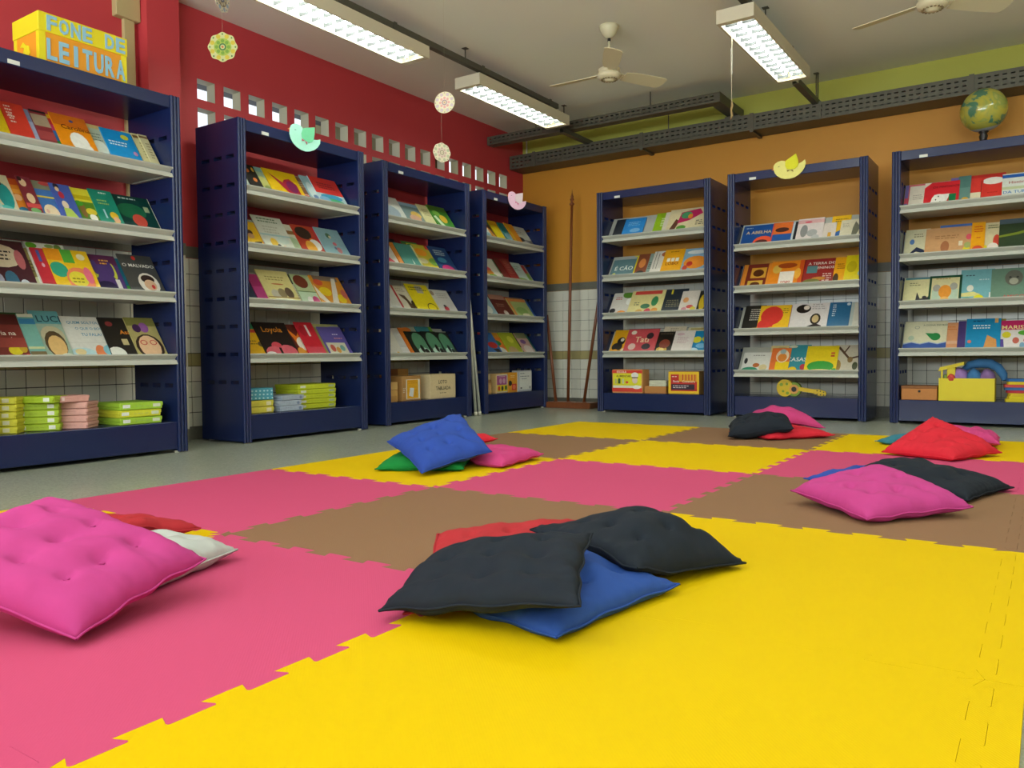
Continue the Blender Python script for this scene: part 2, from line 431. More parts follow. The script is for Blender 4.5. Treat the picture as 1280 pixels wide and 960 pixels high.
def crz(c): return PI/2 if CASES[c][1] else 0

# ------------------------------------------------------------------ books: (u0, u1, height above the lip, layer, cover, what, print)
BOOKS = {}
BOOKS[1,1]=[
(0.135,0.257,0.2,0,'e6c81e','yellow book with red diagonal stripe','p,d23c28,0,.0,1,.30,1,.12,.3,0;k,c8a010,.1,.7,.85,2'),
(0.239,0.351,0.21,1,'d8402e','red book with white upright script','k,f0d8c8,.15,.5,.9,4;k,f0d8c8,.2,.45,.7,3;c,e8c060,.8,.06,.1,.05'),
(0.336,0.409,0.2,0,'a9b4d2','pale blue narrow-showing book','b,7f8aa8,.7,1'),
(0.378,0.461,0.2,1,'8c3438','maroon book beside pale blue one','b,b09a80,.62,.9;b,a84848,.3,.5;b,222222,.95,1'),
(0.441,0.522,0.2,0,'d83a3a','multicoloured striped book half hidden','b,e8c020,.9,1;b,e0457a,.6,.75;b,3a80d0,.35,.6;b,28a030,0,.35'),
(0.477,0.666,0.205,2,'f09210','orange book with white cloud figure','b,d8701a,.72,1;t,5a1a10,.6,.70,.17,Carolina;c,f4f2ea,.56,.36,.26,.24;c,f4f2ea,.68,.2,.2,.16;c,3a4a90,.55,.86,.06,.03'),
(0.640,0.772,0.2,0,'b9c4ae','grey-green sketch-covered book','b,d8c080,.9,1;c,dfe6da,.5,.4,.3,.2;c,333333,.75,.08,.2,.06;k,6a7a70,.2,.8,.75,3'),
(0.745,0.926,0.19,1,'1e96dc','bright blue book with yellow oval','c,d8d23c,.72,.84,.13,.07;k,e8f4fa,.12,.85,.66,2;c,f4f4f0,.2,.14,.09,.07;c,d8c83c,.55,.22,.12,.05;c,c890c0,.85,.42,.07,.06;c,f0e0e0,.78,.06,.08,.05'),
(0.883,0.974,0.205,0,'d2c892','beige patterned booklet, first of three','b,6a5a38,.86,.94;k,8a7c50,.4,.9,.75,6'),
(0.935,0.999,0.2,1,'d8cf9c','beige patterned booklet, second of three','b,7a5a30,.88,.95;k,8a7c50,.4,.9,.75,6'),
(0.969,1.023,0.195,2,'e0d8a8','beige patterned booklet nearest the post','b,8a6a40,.9,.96;k,9a8c60,.4,.9,.75,6'),
]
BOOKS[1,2]=[
(0.117,0.217,0.225,0,'d02430','red book peeking above its neighbours',''),
(0.124,0.261,0.195,1,'dfd6b4','cream book with teal splashes','c,28a0a0,.7,.5,.25,.3;c,60c8c0,.55,.15,.35,.14;c,b0d8d0,.2,.25,.25,.14;r,3a3830,.3,.75,.7,.82;c,188888,.85,.12,.2,.1'),
(0.246,0.317,0.19,0,'e08428','orange striped illustrated book','b,c85020,.85,1;b,f0a040,.65,.75;c,e8b080,.5,.55,.3,.08;c,2a7090,.6,.25,.35,.08;b,f09a28,0,.15'),
(0.302,0.371,0.2,2,'86303c','maroon book with cartoon faces','c,ecc8a0,.35,.85,.25,.09;c,ecc8a0,.5,.5,.28,.12;b,d85050,.28,.38;c,78b070,.5,.22,.35,.06;c,ecc8a0,.6,.06,.3,.07;c,3a2020,.2,.93,.15,.05'),
(0.352,0.479,0.195,1,'4678be','blue book with round cream baby face','b,8a8a70,.8,1;r,e0cc50,.05,.6,.95,.64;c,f0dab8,.55,.26,.3,.19;c,e0b0a0,.4,.28,.06,.05;c,c04848,.7,.95,.25,.05;c,f0dab8,.82,.12,.1,.07'),
(0.462,0.565,0.19,2,'4a62b8','blue-violet book with girl in green dress','c,2a2038,.3,.93,.14,.08;c,ecc8a0,.3,.86,.1,.06;c,c03048,.4,.72,.14,.09;c,ecd8c0,.4,.48,.16,.1;p,b8d060,.25,.4,.6,.4,1,.05,.2,.1;b,4aa070,0,.06'),
(0.519,0.586,0.2,0,'dde2e0','thin white book behind yellow one',''),
(0.557,0.673,0.19,1,'e6da38','yellow-topped book with orchard picture','b,cdb818,.72,.82;r,5a8a28,.06,.18,.95,.66;c,8a6a3a,.35,.45,.14,.2;c,e8d040,.7,.42,.25,.09;c,f0ece0,.7,.27,.18,.09;c,48a030,.25,.6,.2,.07'),
(0.668,0.798,0.195,2,'1d8c76','teal book with little yellow king','k,d8e8d8,.4,.8,.92,1;k,9ac060,.2,.8,.72,2;c,e8c030,.68,.36,.18,.1;c,e8b088,.72,.26,.14,.08;p,e8c838,.4,0,.95,0,.8,.2,.55,.2;r,a8d0d8,.28,.28,.36,.5'),
(0.780,1.028,0.2,0,'12423c','dark green book with red armchair','k,b8d0c8,.25,.8,.92,1;c,1e6a48,.45,.6,.35,.2;c,d05040,.55,.38,.17,.16;c,d05040,.58,.16,.24,.1;r,a8b890,.78,.62,.9,.76;r,e0e0d8,.985,0,1,1'),
]
BOOKS[1,3]=[
(0.106,0.330,0.22,1,'4c2630','dark maroon book with cream oval','c,dcccb0,.42,.68,.45,.24;k,2a2020,.15,.75,.76,3;c,c06a70,.82,.62,.1,.2;c,3a6a88,.5,.2,.14,.18;c,a8a8c0,.15,.2,.18,.16;c,c8d0d8,.75,.12,.1,.1'),
(0.311,0.369,0.195,0,'8c8450','olive illustrated book strip','c,d8d8b0,.6,.2,.4,.15;k,4a4428,.2,.8,.7,4'),
(0.349,0.542,0.225,0,'e2e2d8','white book with green leaves behind others','c,5aa028,.12,.94,.16,.06;c,8aa860,.6,.95,.12,.04;c,6a8840,.82,.93,.1,.07'),
(0.357,0.436,0.19,1,'c83040','red book with small blue lettering','r,5060a8,.3,.68,.5,.95;c,e0b0c0,.45,.6,.1,.05;b,b82838,.0,.2'),
(0.420,0.645,0.19,2,'f0c424','yellow book with orange swirls','r,f09c20,0,.72,.35,1;r,58b040,.36,.68,.62,1;c,38a888,.18,.5,.2,.18;c,f0885a,.6,.28,.32,.3;c,e8d840,.55,.3,.22,.18;c,e8708a,.82,.4,.1,.2;c,e8e0b0,.8,.84,.1,.08;k,9a8a20,.4,.75,.3,2'),
(0.628,0.807,0.19,1,'503a78','purple book with two yellow crescents','b,5a2850,.76,1;k,e0a848,.45,.75,.86,2;c,c8cc48,.18,.62,.1,.2;c,503a78,.24,.68,.1,.18;c,c8cc48,.78,.6,.08,.2;c,503a78,.72,.66,.08,.18;r,dcd8d8,.72,.1,.86,.4;c,2a2048,.4,.2,.3,.15'),
(0.784,0.844,0.185,0,'287890','narrow blue and green book','b,48a048,0,.3'),
(0.825,1.031,0.205,2,'4a4a48','dark grey book with face in circle','t,e8e8e0,.5,.74,.17,O MALVADO;c,d03830,.45,.92,.06,.05;c,e4dcd0,.6,.32,.3,.25;c,3a2a24,.6,.42,.2,.1;c,d8b090,.62,.28,.18,.13;c,c03030,.68,.24,.05,.05'),
]
BOOKS[1,4]=[
(0.116,0.331,0.215,0,'3c6a38','green book showing only its top edge','b,c8c4b0,.86,.92'),
(0.095,0.304,0.2,1,'80342e','red-brown book with yellow beetle','b,5a2220,.78,1;t,f0e8dc,.45,.6,.12,Maria na;t,f0e8dc,.5,.46,.14,grande;c,e0cc28,.62,.24,.16,.1;c,c8a030,.8,.28,.09,.09;r,e05848,.82,0,1,.16;b,a04840,.3,.5'),
(0.285,0.362,0.2,0,'7ab2a8','pale teal landscape book strip','b,3880b0,.78,.9;b,c8d0a0,.25,.3;b,7a6a48,0,.2;b,e0e0d0,.93,1'),
(0.350,0.499,0.225,1,'9cb4a4','tall teal book with shell-framed face','b,68a8b0,.74,1;t,1e4a58,.6,.84,.2,LUCI;c,c0b898,.55,.5,.4,.2;c,5a4830,.55,.34,.36,.26;c,e0b878,.57,.3,.3,.21;c,d8dcc8,.8,.08,.25,.08'),
(0.466,0.834,0.205,0,'dadad4','wide white book with blue riddle lettering','t,4a90b0,.42,.86,.095,QUEM SOLTOU;t,4a90b0,.46,.73,.085,O QUE O BOI;t,4a90b0,.48,.60,.085,TU FALA?;r,b8b8b0,.1,.42,.95,.425;c,b8d8e0,.25,.18,.2,.13;c,e0cc98,.22,.22,.08,.07;c,e88858,.52,.2,.08,.17;c,88c0d0,.66,.25,.1,.12;c,c04050,.78,.1,.04,.14'),
(0.705,0.881,0.2,1,'26221e','black book with orange title and bird','t,e08828,.72,.66,.13,Asa;c,8a3838,.3,.85,.12,.06;c,e8e8e0,.2,.16,.3,.16;r,c8b888,.5,.36,.7,.5'),
(0.853,1.031,0.2,2,'b8ac70','beige book, face in red glasses','b,8a8848,.8,1;c,9a60a8,.55,.76,.16,.12;c,4a2a58,.3,.74,.14,.1;c,3a2a20,.5,.3,.46,.3;c,e8c098,.5,.3,.36,.27;c,c83838,.34,.4,.12,.06;c,e8c098,.34,.4,.09,.045;c,c83838,.66,.4,.12,.06;c,e8c098,.66,.4,.09,.045;r,503828,.3,.02,.7,.08'),
]
BOOKS[2,1]=[
(0.093,0.204,0.165,0,'dfe8e2','white and teal book at the left end','c,78b8b8,.6,.2,.4,.15;c,88a890,.5,.6,.3,.1'),
(0.173,0.274,0.175,1,'2a2622','black book with orange dots','c,d87838,.3,.8,.18,.08;c,d87838,.6,.5,.16,.07;c,d8a838,.8,.85,.1,.08;c,c85838,.6,.2,.2,.08'),
(0.242,0.372,0.18,0,'a8c0a4','pale green illustrated book','b,88b8b8,.85,1;c,c8c878,.5,.5,.3,.2;c,8a9a58,.6,.3,.2,.1;b,98b8d8,0,.12'),
(0.346,0.628,0.18,1,'f0c418','yellow book with big crimson bird','p,b82840,.12,.9,.45,.6,.55,.72,.72,.78,.88,.6,.88,.3,.75,.02,.6,.15,.45,.35;c,8a2860,.7,.5,.16,.2'),
(0.585,0.715,0.175,0,'8a5a48','brown book with red lower half','b,d04840,.1,.4;k,e8d0c0,.3,.9,.36,4;k,c8b898,.3,.9,.8,3;b,e09838,0,.1'),
(0.678,0.789,0.19,1,'9cc0c8','slim light blue book','c,d0e0e0,.4,.5,.3,.3;c,6a88b8,.5,.3,.2,.08'),
(0.752,1.015,0.195,2,'c4dce0','blue book with red top half','b,d83c34,.46,1;k,8a2828,.2,.85,.8,3;c,48a0c8,.5,.36,.4,.1;c,58b888,.5,.2,.4,.12;c,d8d838,.8,.1,.15,.09;c,88b8d8,.2,.25,.2,.1'),
]
BOOKS[2,2]=[
(0.068,0.284,0.165,0,'f0c024','yellow book with red border','r,d03028,.93,0,1,1;c,4a2a20,.55,.62,.15,.1;b,c85040,0,.25;c,d8a878,.58,.5,.12,.09;p,4a3a30,.6,.3,.9,.34,.8,.22,.62,.22'),
(0.271,0.520,0.22,1,'d4d8cc','tall white book with toucan drawing','k,5a7a58,.15,.85,.92,2;k,b8b8a8,.2,.8,.7,3;c,e8c048,.35,.26,.12,.14;c,28282a,.48,.16,.08,.08;c,e89838,.66,.13,.1,.08;b,a8c8c8,.45,.5;c,c8d8d0,.7,.36,.2,.1'),
(0.464,0.619,0.19,0,'d2d0bc','white book with brown title band','b,8a6238,.68,.8;c,a8c098,.5,.4,.4,.2;k,9aa088,.2,.8,.3,3'),
(0.590,0.826,0.195,1,'b8402c','red book with orange tree, white disc','c,3a2820,.35,.75,.3,.2;p,e88828,.3,.1,.5,.6,.62,.6,.7,.1;c,f0ece4,.62,.4,.22,.18;c,e8a838,.4,.3,.2,.22;b,6a8838,0,.06;r,c82838,.8,.5,1,1'),
(0.796,1.031,0.195,2,'8cb0b8','grey-blue book with three small figures','c,4a7050,.45,.76,.1,.09;c,d8c8a0,.5,.72,.05,.05;c,c86870,.55,.5,.08,.06;c,b87878,.62,.3,.1,.1;c,5a6a88,.5,.36,.05,.05;c,d09898,.68,.1,.07,.06'),
]
BOOKS[2,3]=[
(0.087,0.218,0.185,0,'34405a','dark navy book with pale corner','b,c86048,.7,.78;p,a8d0d0,0,0,.8,0,.3,.3'),
(0.199,0.321,0.165,1,'c04488','magenta book with plain cover','b,a83070,.6,1'),
(0.282,0.546,0.2,2,'e2d894','pale yellow book with three drawn faces','k,a89a58,.2,.8,.8,2;c,c87848,.5,.6,.2,.02;c,c8c4b4,.3,.3,.14,.14;c,9a8a68,.52,.34,.13,.14;c,6a5848,.75,.36,.13,.16;b,a88848,.2,.23;c,f0eccc,.5,.1,.4,.1'),
(0.504,0.625,0.195,0,'cfcac0','white book with black top','b,2a2826,.7,1;k,9a948a,.2,.8,.5,5'),
(0.575,0.772,0.195,1,'b8c89a','light green book with brown ellipse','c,7a3a28,.36,.78,.32,.2;b,6a8a58,.46,.49;b,c4dcc0,0,.46;c,f0f0e8,.42,.2,.16,.13;c,d05088,.66,.2,.16,.15;c,d8c850,.6,.02,.3,.05'),
(0.742,1.031,0.195,2,'d8902c','orange book with white letter shape','r,8a7868,.1,.85,.9,1;p,e4dccc,.0,.3,.0,.7,.34,.05,.26,.05;p,e0d8c8,.3,.0,.52,.0,.85,.95,.72,.95;c,e8c828,.3,.5,.2,.14;c,e8c828,.75,.3,.14,.14;c,d85838,.2,.78,.15,.1;c,4a88c0,.5,.06,.15,.06;c,c86858,.9,.45,.1,.15'),
]
BOOKS[2,4]=[
(0.096,0.319,0.2,0,'e8b420','yellow book with red strip on top','b,3a9068,.84,1;b,c84838,.74,.82;k,8a6a18,.2,.6,.5,2;c,6a5838,.75,.42,.16,.08;c,a88838,.85,.12,.12,.12'),
(0.254,0.530,0.205,1,'241e1c','black book with pink figure, orange script','t,d88828,.5,.78,.26,Loyola;c,d85060,.42,.34,.16,.12;c,e06878,.3,.16,.28,.18;c,e06878,.7,.18,.28,.2;c,f0e8e4,.16,.08,.18,.12;r,241e1c,.45,.0,.52,.3'),
(0.502,0.674,0.2,0,'6a2820','dark red book with flame tree','p,e88028,.5,0,.3,.6,.1,.95,.5,.65,.9,.95,.75,.5,.7,0;c,f0ece0,.7,.44,.34,.2;c,e8a040,.4,.2,.2,.14'),
(0.609,0.772,0.21,2,'d02838','bright red book with tall spine title','r,f0e0e0,.5,.6,.62,.92;c,58a050,.3,.14,.2,.12;b,d84858,0,.3;c,b82030,.3,.75,.2,.15'),
(0.719,0.856,0.2,0,'2c2a24','black and white book strip','c,c85838,.3,.6,.2,.06;c,e8e8dc,.6,.25,.3,.1;p,f0ece4,0,0,.9,0,.5,.2'),
(0.764,1.031,0.205,1,'9c9858','olive book behind the purple one','b,b8b878,.9,1;c,9a98b8,.8,.85,.3,.1'),
(0.802,1.031,0.18,2,'6458a4',"purple book with children's picture panel",'k,e8e0f0,.5,.85,.75,1;k,e09898,.5,.9,.62,1;r,d8d4bc,.05,.1,.85,.48;c,c86050,.25,.3,.1,.12;c,d09848,.45,.24,.09,.1;c,78a8a0,.65,.3,.1,.1;c,f0e8f0,.9,.05,.08,.04'),
]
BOOKS[3,1]=[
(0.102,0.392,0.19,1,'dfe0dc','white book with pink lettering','k,d04878,.2,.7,.85,2;c,a8b8c8,.5,.4,.3,.25;c,c8d848,.9,.1,.12,.1'),
(0.363,0.684,0.19,0,'7a9094','grey-blue book with red frame','r,c04030,0,0,.06,1;r,c04030,.94,0,1,1;b,c04030,.93,1;c,e0b858,.6,.5,.2,.14;c,d8a890,.5,.35,.22,.14;c,4a4440,.5,.1,.3,.1;b,98b8d0,.8,.93'),
(0.633,0.812,0.185,1,'e0d8a4','cream book with red foot','b,c84848,0,.14;k,a89a68,.2,.8,.8,4'),
(0.769,1.011,0.195,2,'4a9030','green meadow picture book','b,4a6a20,.8,1;c,d8b030,.55,.5,.2,.16;p,d8e8c8,.05,.55,.2,.6,.5,.1,.3,.05;c,d86850,.7,.1,.3,.1;c,8ac050,.3,.7,.2,.1'),
]
BOOKS[3,2]=[
(0.112,0.298,0.155,1,'e4e0dc','white book with red triangle','p,c83048,.1,.7,.9,.1,.2,.1;r,4858a8,.92,0,1,1'),
(0.140,0.394,0.225,0,'7a2838','dark red book behind white and teal books','b,2a2a30,.85,1'),
(0.279,0.356,0.18,1,'e08a34','thin orange book',''),
(0.327,0.554,0.175,2,'4a9088','teal book with white sail shape','p,e8ece0,.5,.1,.6,.1,.55,.4;r,d8d8a0,.9,0,1,1;b,68a098,.0,.2'),
(0.473,0.677,0.225,0,'a83048','crimson book peeking above the teal one','b,4a8840,.9,1'),
(0.523,0.837,0.205,1,'c8b838','yellow-green book with garden animals','r,d84838,.7,.85,1,1;c,e89828,.4,.72,.25,.14;c,d8d0a0,.3,.4,.2,.1;c,e8d828,.6,.12,.35,.13;c,78a848,.75,.4,.2,.14;c,4a8830,.1,.9,.1,.08'),
(0.783,1.027,0.205,2,'28487a','dark blue book with pink flowers','c,c83878,.5,.18,.35,.16;c,d04848,.8,.1,.15,.1;k,c8d8d8,.2,.9,.85,3;c,4888a8,.4,.5,.25,.1'),
]
BOOKS[3,3]=[
(0.105,0.329,0.19,1,'d8d8d4','white book with red spine edge','r,c02838,.9,0,1,1;c,7888a0,.5,.1,.4,.1;c,d8a8b0,.3,.5,.2,.12'),
(0.310,0.547,0.195,0,'dcd6c4','cream book with brown ink drawing','p,5a4030,.2,.7,.5,.65,.75,.1,.5,.05,.45,.45;c,4a3830,.75,.35,.12,.14;k,a89a88,.2,.7,.88,2'),
(0.486,0.766,0.21,2,'ecd81c','bright yellow book with thin circle','r,b8b0a0,.4,.7,.7,.96;c,3a3820,.72,.2,.22,.17;c,ecd81c,.72,.2,.19,.14;k,3a3820,.1,.9,.88,2;c,f0f0d0,.95,.1,.1,.06'),
(0.691,0.842,0.17,0,'e07838','orange strip of a book','c,b0c880,.6,.3,.3,.1'),
(0.777,1.031,0.185,1,'d8d6d0','white book with teal ground and small red figure','b,48907a,0,.16;c,c83848,.45,.26,.12,.1;c,2a2020,.42,.36,.07,.05;k,a8a49c,.3,.9,.85,3;c,9a8a78,.1,.85,.1,.1'),
]
BOOKS[3,4]=[
(0.115,0.302,0.19,1,'dedcd4','white book with small yellow spot','c,e0b030,.7,.12,.1,.07;k,a8a49c,.2,.7,.8,2'),
(0.264,0.449,0.2,0,'d0d0d0','light grey book with white foot','b,e4e4e4,0,.35'),
(0.399,0.519,0.2,1,'dd7a2a','narrow orange book',''),
(0.459,0.716,0.215,0,'a8b0a4','grey book behind the arches','c,d8783a,.2,.9,.2,.08'),
(0.622,0.835,0.215,0,'3f8c9c','teal and green book behind the arches','r,70a838,.8,0,1,1'),
(0.791,0.979,0.205,0,'b0aeaa','grey book behind the rightmost arch',''),
(0.439,0.653,0.165,2,'22241f','black book with green arch, leftmost of three','c,5a9070,.6,.5,.4,.46;b,22241f,0,.04;c,b8d8c8,.6,.2,.34,.15;c,1a1a1a,.55,.3,.1,.16;c,1a1a1a,.75,.2,.12,.1'),
(0.642,0.835,0.165,2,'20221e','black book with green arch, middle of three','c,5a9070,.5,.5,.42,.46;c,b8d8c8,.5,.2,.36,.15;c,1a1a1a,.5,.3,.1,.16;c,1a1a1a,.72,.2,.12,.1'),
(0.824,1.002,0.165,2,'23251f','black book with green arch, rightmost of three','c,5a9070,.5,.5,.42,.46;c,b8d8c8,.5,.2,.36,.15;c,1a1a1a,.5,.3,.1,.16;c,1a1a1a,.72,.2,.12,.1'),
]
BOOKS[4,1]=[
(0.110,0.288,0.15,1,'d4dcd8','white-blue book at the left end','c,8ab0c0,.7,.3,.3,.2'),
(0.198,0.419,0.19,0,'5a3a28','brown book with green and orange edge','p,c88838,0,1,.3,1,.8,.3,.5,.3;b,5a8048,.8,1'),
(0.379,0.514,0.195,1,'e8cc20','yellow book','b,d8a020,.8,1'),
(0.473,0.596,0.185,0,'68789a','slate blue book strip','b,283848,.7,1'),
(0.541,0.694,0.195,1,'3f9090','teal book with yellow flowers','c,e0c848,.5,.15,.3,.1;c,88b8c8,.4,.4,.4,.15;b,28787a,.6,1'),
(0.652,0.794,0.195,2,'ec9a24','orange book','r,f0c838,.1,0,.3,1'),
(0.737,1.031,0.2,0,'d8d4c2','white book with black-white photograph','b,6a6460,0,.42;c,b0aca8,.55,.2,.25,.2;c,2a2624,.35,.42,.2,.1;c,c88878,.1,.3,.14,.15;k,9a968a,.2,.8,.75,2'),
]
BOOKS[4,2]=[
(0.116,0.440,0.185,1,'e4e0d4','white book with orange-pink flower','c,e05868,.4,.5,.22,.12;c,e89838,.45,.36,.2,.1;c,88b838,.55,.2,.2,.1'),
(0.373,0.590,0.19,0,'4a6a3c','green book strip','b,c0c8b0,.3,.4;b,3a5a34,.7,1'),
(0.481,0.632,0.205,1,'7c2a28','maroon book strip','r,d8d0c8,.85,0,1,1'),
(0.577,0.731,0.205,2,'96302c','dark red dotted book','k,c87868,.2,.8,.85,7'),
(0.660,0.921,0.185,1,'c6d6cc','pale mint book','k,6a8a78,.2,.8,.8,3;c,8aa850,.5,.2,.4,.1;b,d0c838,0,.08'),
(0.803,0.996,0.175,0,'88a838','green book with red corner','b,c03830,.6,1;c,e0d848,.6,.15,.4,.12'),
]
BOOKS[4,3]=[
(0.110,0.354,0.17,1,'a8ccd8','light blue book','c,e8ece8,.5,.4,.3,.2;c,686868,.4,.15,.2,.08'),
(0.263,0.421,0.19,0,'5a7a30','green and blue book strip','b,2868a8,.2,.5;b,e0c840,0,.14'),
(0.368,0.627,0.195,1,'6c2a24','brown-red book with white figure','b,c08a78,.8,1;c,d8ccc4,.55,.24,.14,.12;k,b89888,.2,.8,.6,2'),
(0.557,0.726,0.19,0,'b04828','rust book strip','b,5a7a48,0,.2'),
(0.641,0.976,0.165,2,'b4c47c','light green book with orange border','r,e08a48,0,0,.12,1;b,e08a48,.86,1;c,90b060,.5,.4,.3,.2;c,e8e0c0,.6,.2,.2,.1'),
(0.726,0.991,0.19,0,'b0b0b4','grey book behind green one','b,8a6a60,.85,1'),
(0.901,1.031,0.155,1,'2a5cae','blue book at the right end','c,d8e0e8,.4,.4,.2,.1'),
]
BOOKS[4,4]=[
(0.104,0.415,0.18,1,'3c78c0','blue book with red ball','c,d03030,.7,.46,.24,.14;r,c83038,.1,.85,.4,1;p,2a2a28,.6,.3,.9,.3,1,.0,.85,.0'),
(0.283,0.663,0.185,0,'e87828','orange book with leaf green patch','c,289048,.35,.56,.2,.12;b,e0a030,.8,1;c,e8e8e0,.4,.2,.2,.18;b,c8a878,0,.14'),
(0.524,0.778,0.185,1,'b4bc30','lime book','c,c8a878,.4,.2,.3,.2;c,d8d848,.6,.7,.2,.15;b,8a9a28,.0,.1'),
(0.692,0.866,0.185,0,'1e1e1c','black book strip','c,d8d0c8,.6,.3,.2,.08'),
(0.793,0.986,0.18,2,'d0a498','pink-grey book','b,8a8a60,.75,1;c,7a4a88,.4,.6,.25,.1;c,e8d8d0,.5,.25,.4,.2'),
(0.926,1.031,0.175,1,'24705c','dark teal book at the right end','c,a8c8c0,.4,.6,.2,.1;c,d0d8d0,.6,.25,.2,.08'),
]
BOOKS[5,1]=[
(0.109,0.232,0.17,0,'2a2e36','black-navy book',''),
(0.208,0.418,0.16,1,'2a86d2','vivid blue book with yellow spot','c,d8d848,.22,.08,.12,.08;k,88c0e8,.2,.8,.8,3;c,78b0e0,.6,.4,.25,.1'),
(0.512,0.636,0.19,0,'94bc1e','lime green book with white letters','k,e8f0d0,.5,.85,.75,5'),
(0.605,0.697,0.185,1,'d8d0be','cream book strip',''),
(0.651,1.023,0.195,2,'dccfa6','cream book with rainbow parrot','p,6a4030,.05,.05,.2,.05,.3,.5,.2,.6;c,5a9838,.38,.22,.12,.1;p,c02860,.25,.4,.3,.85,.75,.95,.85,.75,.55,.5;c,4a9a68,.45,.72,.14,.14;c,e08830,.55,.66,.06,.1;k,5a5040,.72,.95,.45,3'),
]
BOOKS[5,2]=[
(0.090,0.320,0.165,1,'5c7e86','teal-grey book with white title','t,e8ece4,.55,.5,.3,É CÃO;c,d8d848,.18,.2,.08,.08;b,a8b0b0,.9,1;c,2a3a40,.5,.02,.2,.05'),
(0.288,0.377,0.18,0,'e4d420','yellow book strip','b,2a2a24,0,.2'),
(0.337,0.448,0.185,1,'8a4a30','brown book with fox drawing','c,d88848,.5,.6,.3,.2;c,2a2420,.5,.15,.4,.14'),
(0.409,0.527,0.19,0,'8aa09a','grey-teal book','k,3a4a48,.4,.8,.6,4'),
(0.488,0.636,0.2,1,'d8d4cc','white book with thin vertical rules','r,4a4a48,.15,0,.18,1;r,4a4a48,.35,0,.38,.9;c,b86a48,.8,.86,.3,.1;b,e4e0d8,0,.3'),
(0.597,0.787,0.2,2,'f0ac1c','orange-yellow book with boxed letters','r,f0ece0,.2,.52,.36,.66;r,f0ece0,.42,.52,.58,.66;r,f0ece0,.64,.52,.8,.66;t,8a3018,.5,.44,.15,LOBO;k,a86a10,.3,.8,.9,1'),
(0.742,0.847,0.18,0,'e4b070','peach book strip','c,3a3a38,.4,.06,.3,.06'),
(0.787,1.023,0.2,1,'86b0cc','sky blue book with orange hills','c,e89030,.5,.45,.45,.25;c,c83830,.3,.4,.12,.1;b,3a9a40,0,.16;c,e0e8ec,.5,.85,.4,.08;c,c84838,.15,.25,.1,.1'),
]
BOOKS[5,3]=[
(0.080,0.287,0.185,1,'d6d2cc','white book with kiwi and orange fruit','c,5a8a30,.75,.92,.3,.16;c,f0f0ec,.85,.62,.16,.14;c,e8902c,.6,.12,.25,.13;c,2890b0,.25,.05,.25,.06;k,c85858,.15,.5,.8,2;c,2a2a2c,.15,.25,.15,.1'),
(0.270,0.604,0.19,2,'e0d494','cream book with red title band','r,d04840,.1,.84,.9,.98;c,3a8a58,.75,.55,.1,.2;c,4a8060,.5,.36,.14,.1;c,c83848,.6,.14,.1,.13;c,e09838,.8,.18,.1,.1;c,d8a858,.35,.16,.1,.08;k,6a6a58,.15,.35,.5,2'),
(0.573,0.817,0.195,1,'26303c','dark slate book with yellow mark','r,e0d030,.35,.8,.42,.98;k,8a8468,.25,.85,.55,4;c,b8c0c8,.55,.12,.06,.05'),
(0.772,0.936,0.165,2,'dcd4cc','white book with orange floral print','c,e0a068,.3,.6,.16,.12;c,d05858,.6,.3,.2,.08;c,d8c848,.8,.2,.16,.1;c,c88898,.3,.2,.15,.08'),
(0.862,0.950,0.165,0,'8a3a4a','burgundy book strip','k,e0c8c8,.4,.7,.8,4'),
(0.921,1.023,0.165,1,'2c2c2a','black book with yellow emblem','c,d8b828,.55,.5,.3,.35'),
]
BOOKS[5,4]=[
(0.087,0.269,0.19,1,'e0a41e','yellow book with black cat figures','c,24201e,.5,.55,.22,.16;c,e0d8c8,.55,.6,.1,.07;c,24201e,.35,.32,.3,.16;c,e8e0c8,.8,.15,.2,.12;c,f0a830,.3,.12,.2,.1'),
(0.228,0.541,0.19,2,'cc5058','rose red book titled in cream script','t,f0d8b0,.52,.58,.3,Tati;c,e8dccc,.2,.86,.09,.08;c,3a2a30,.75,.72,.11,.13;c,d8b8b0,.25,.3,.12,.13;c,3a3038,.7,.3,.14,.12;b,e0c8c4,0,.05'),
(0.572,0.787,0.215,0,'d8ccb4','cream book behind the black one','k,a89a80,.3,.8,.92,2'),
(0.517,0.726,0.165,1,'1e1a16','black book with golden lamp','c,d8b048,.42,.22,.25,.12;c,8a4030,.5,.46,.25,.2;c,f0d880,.42,.22,.12,.07;k,6a5a48,.2,.9,.9,1'),
(0.703,0.891,0.165,2,'ddd4d0','white book with faint pink writing','k,c8a8b0,.2,.85,.7,4;c,d0b0b8,.3,.85,.2,.06'),
(0.809,1.023,0.205,0,'d4cca8','cream book behind the blue one','r,b8a868,.1,.9,.95,.96'),
(0.854,1.023,0.165,1,'1888be','blue book with two yellow ovals','c,e0d838,.4,.62,.24,.14;c,e0d838,.9,.66,.24,.14;c,c8e4f0,.3,.14,.3,.14;c,78b8e0,.7,.36,.3,.1'),
]
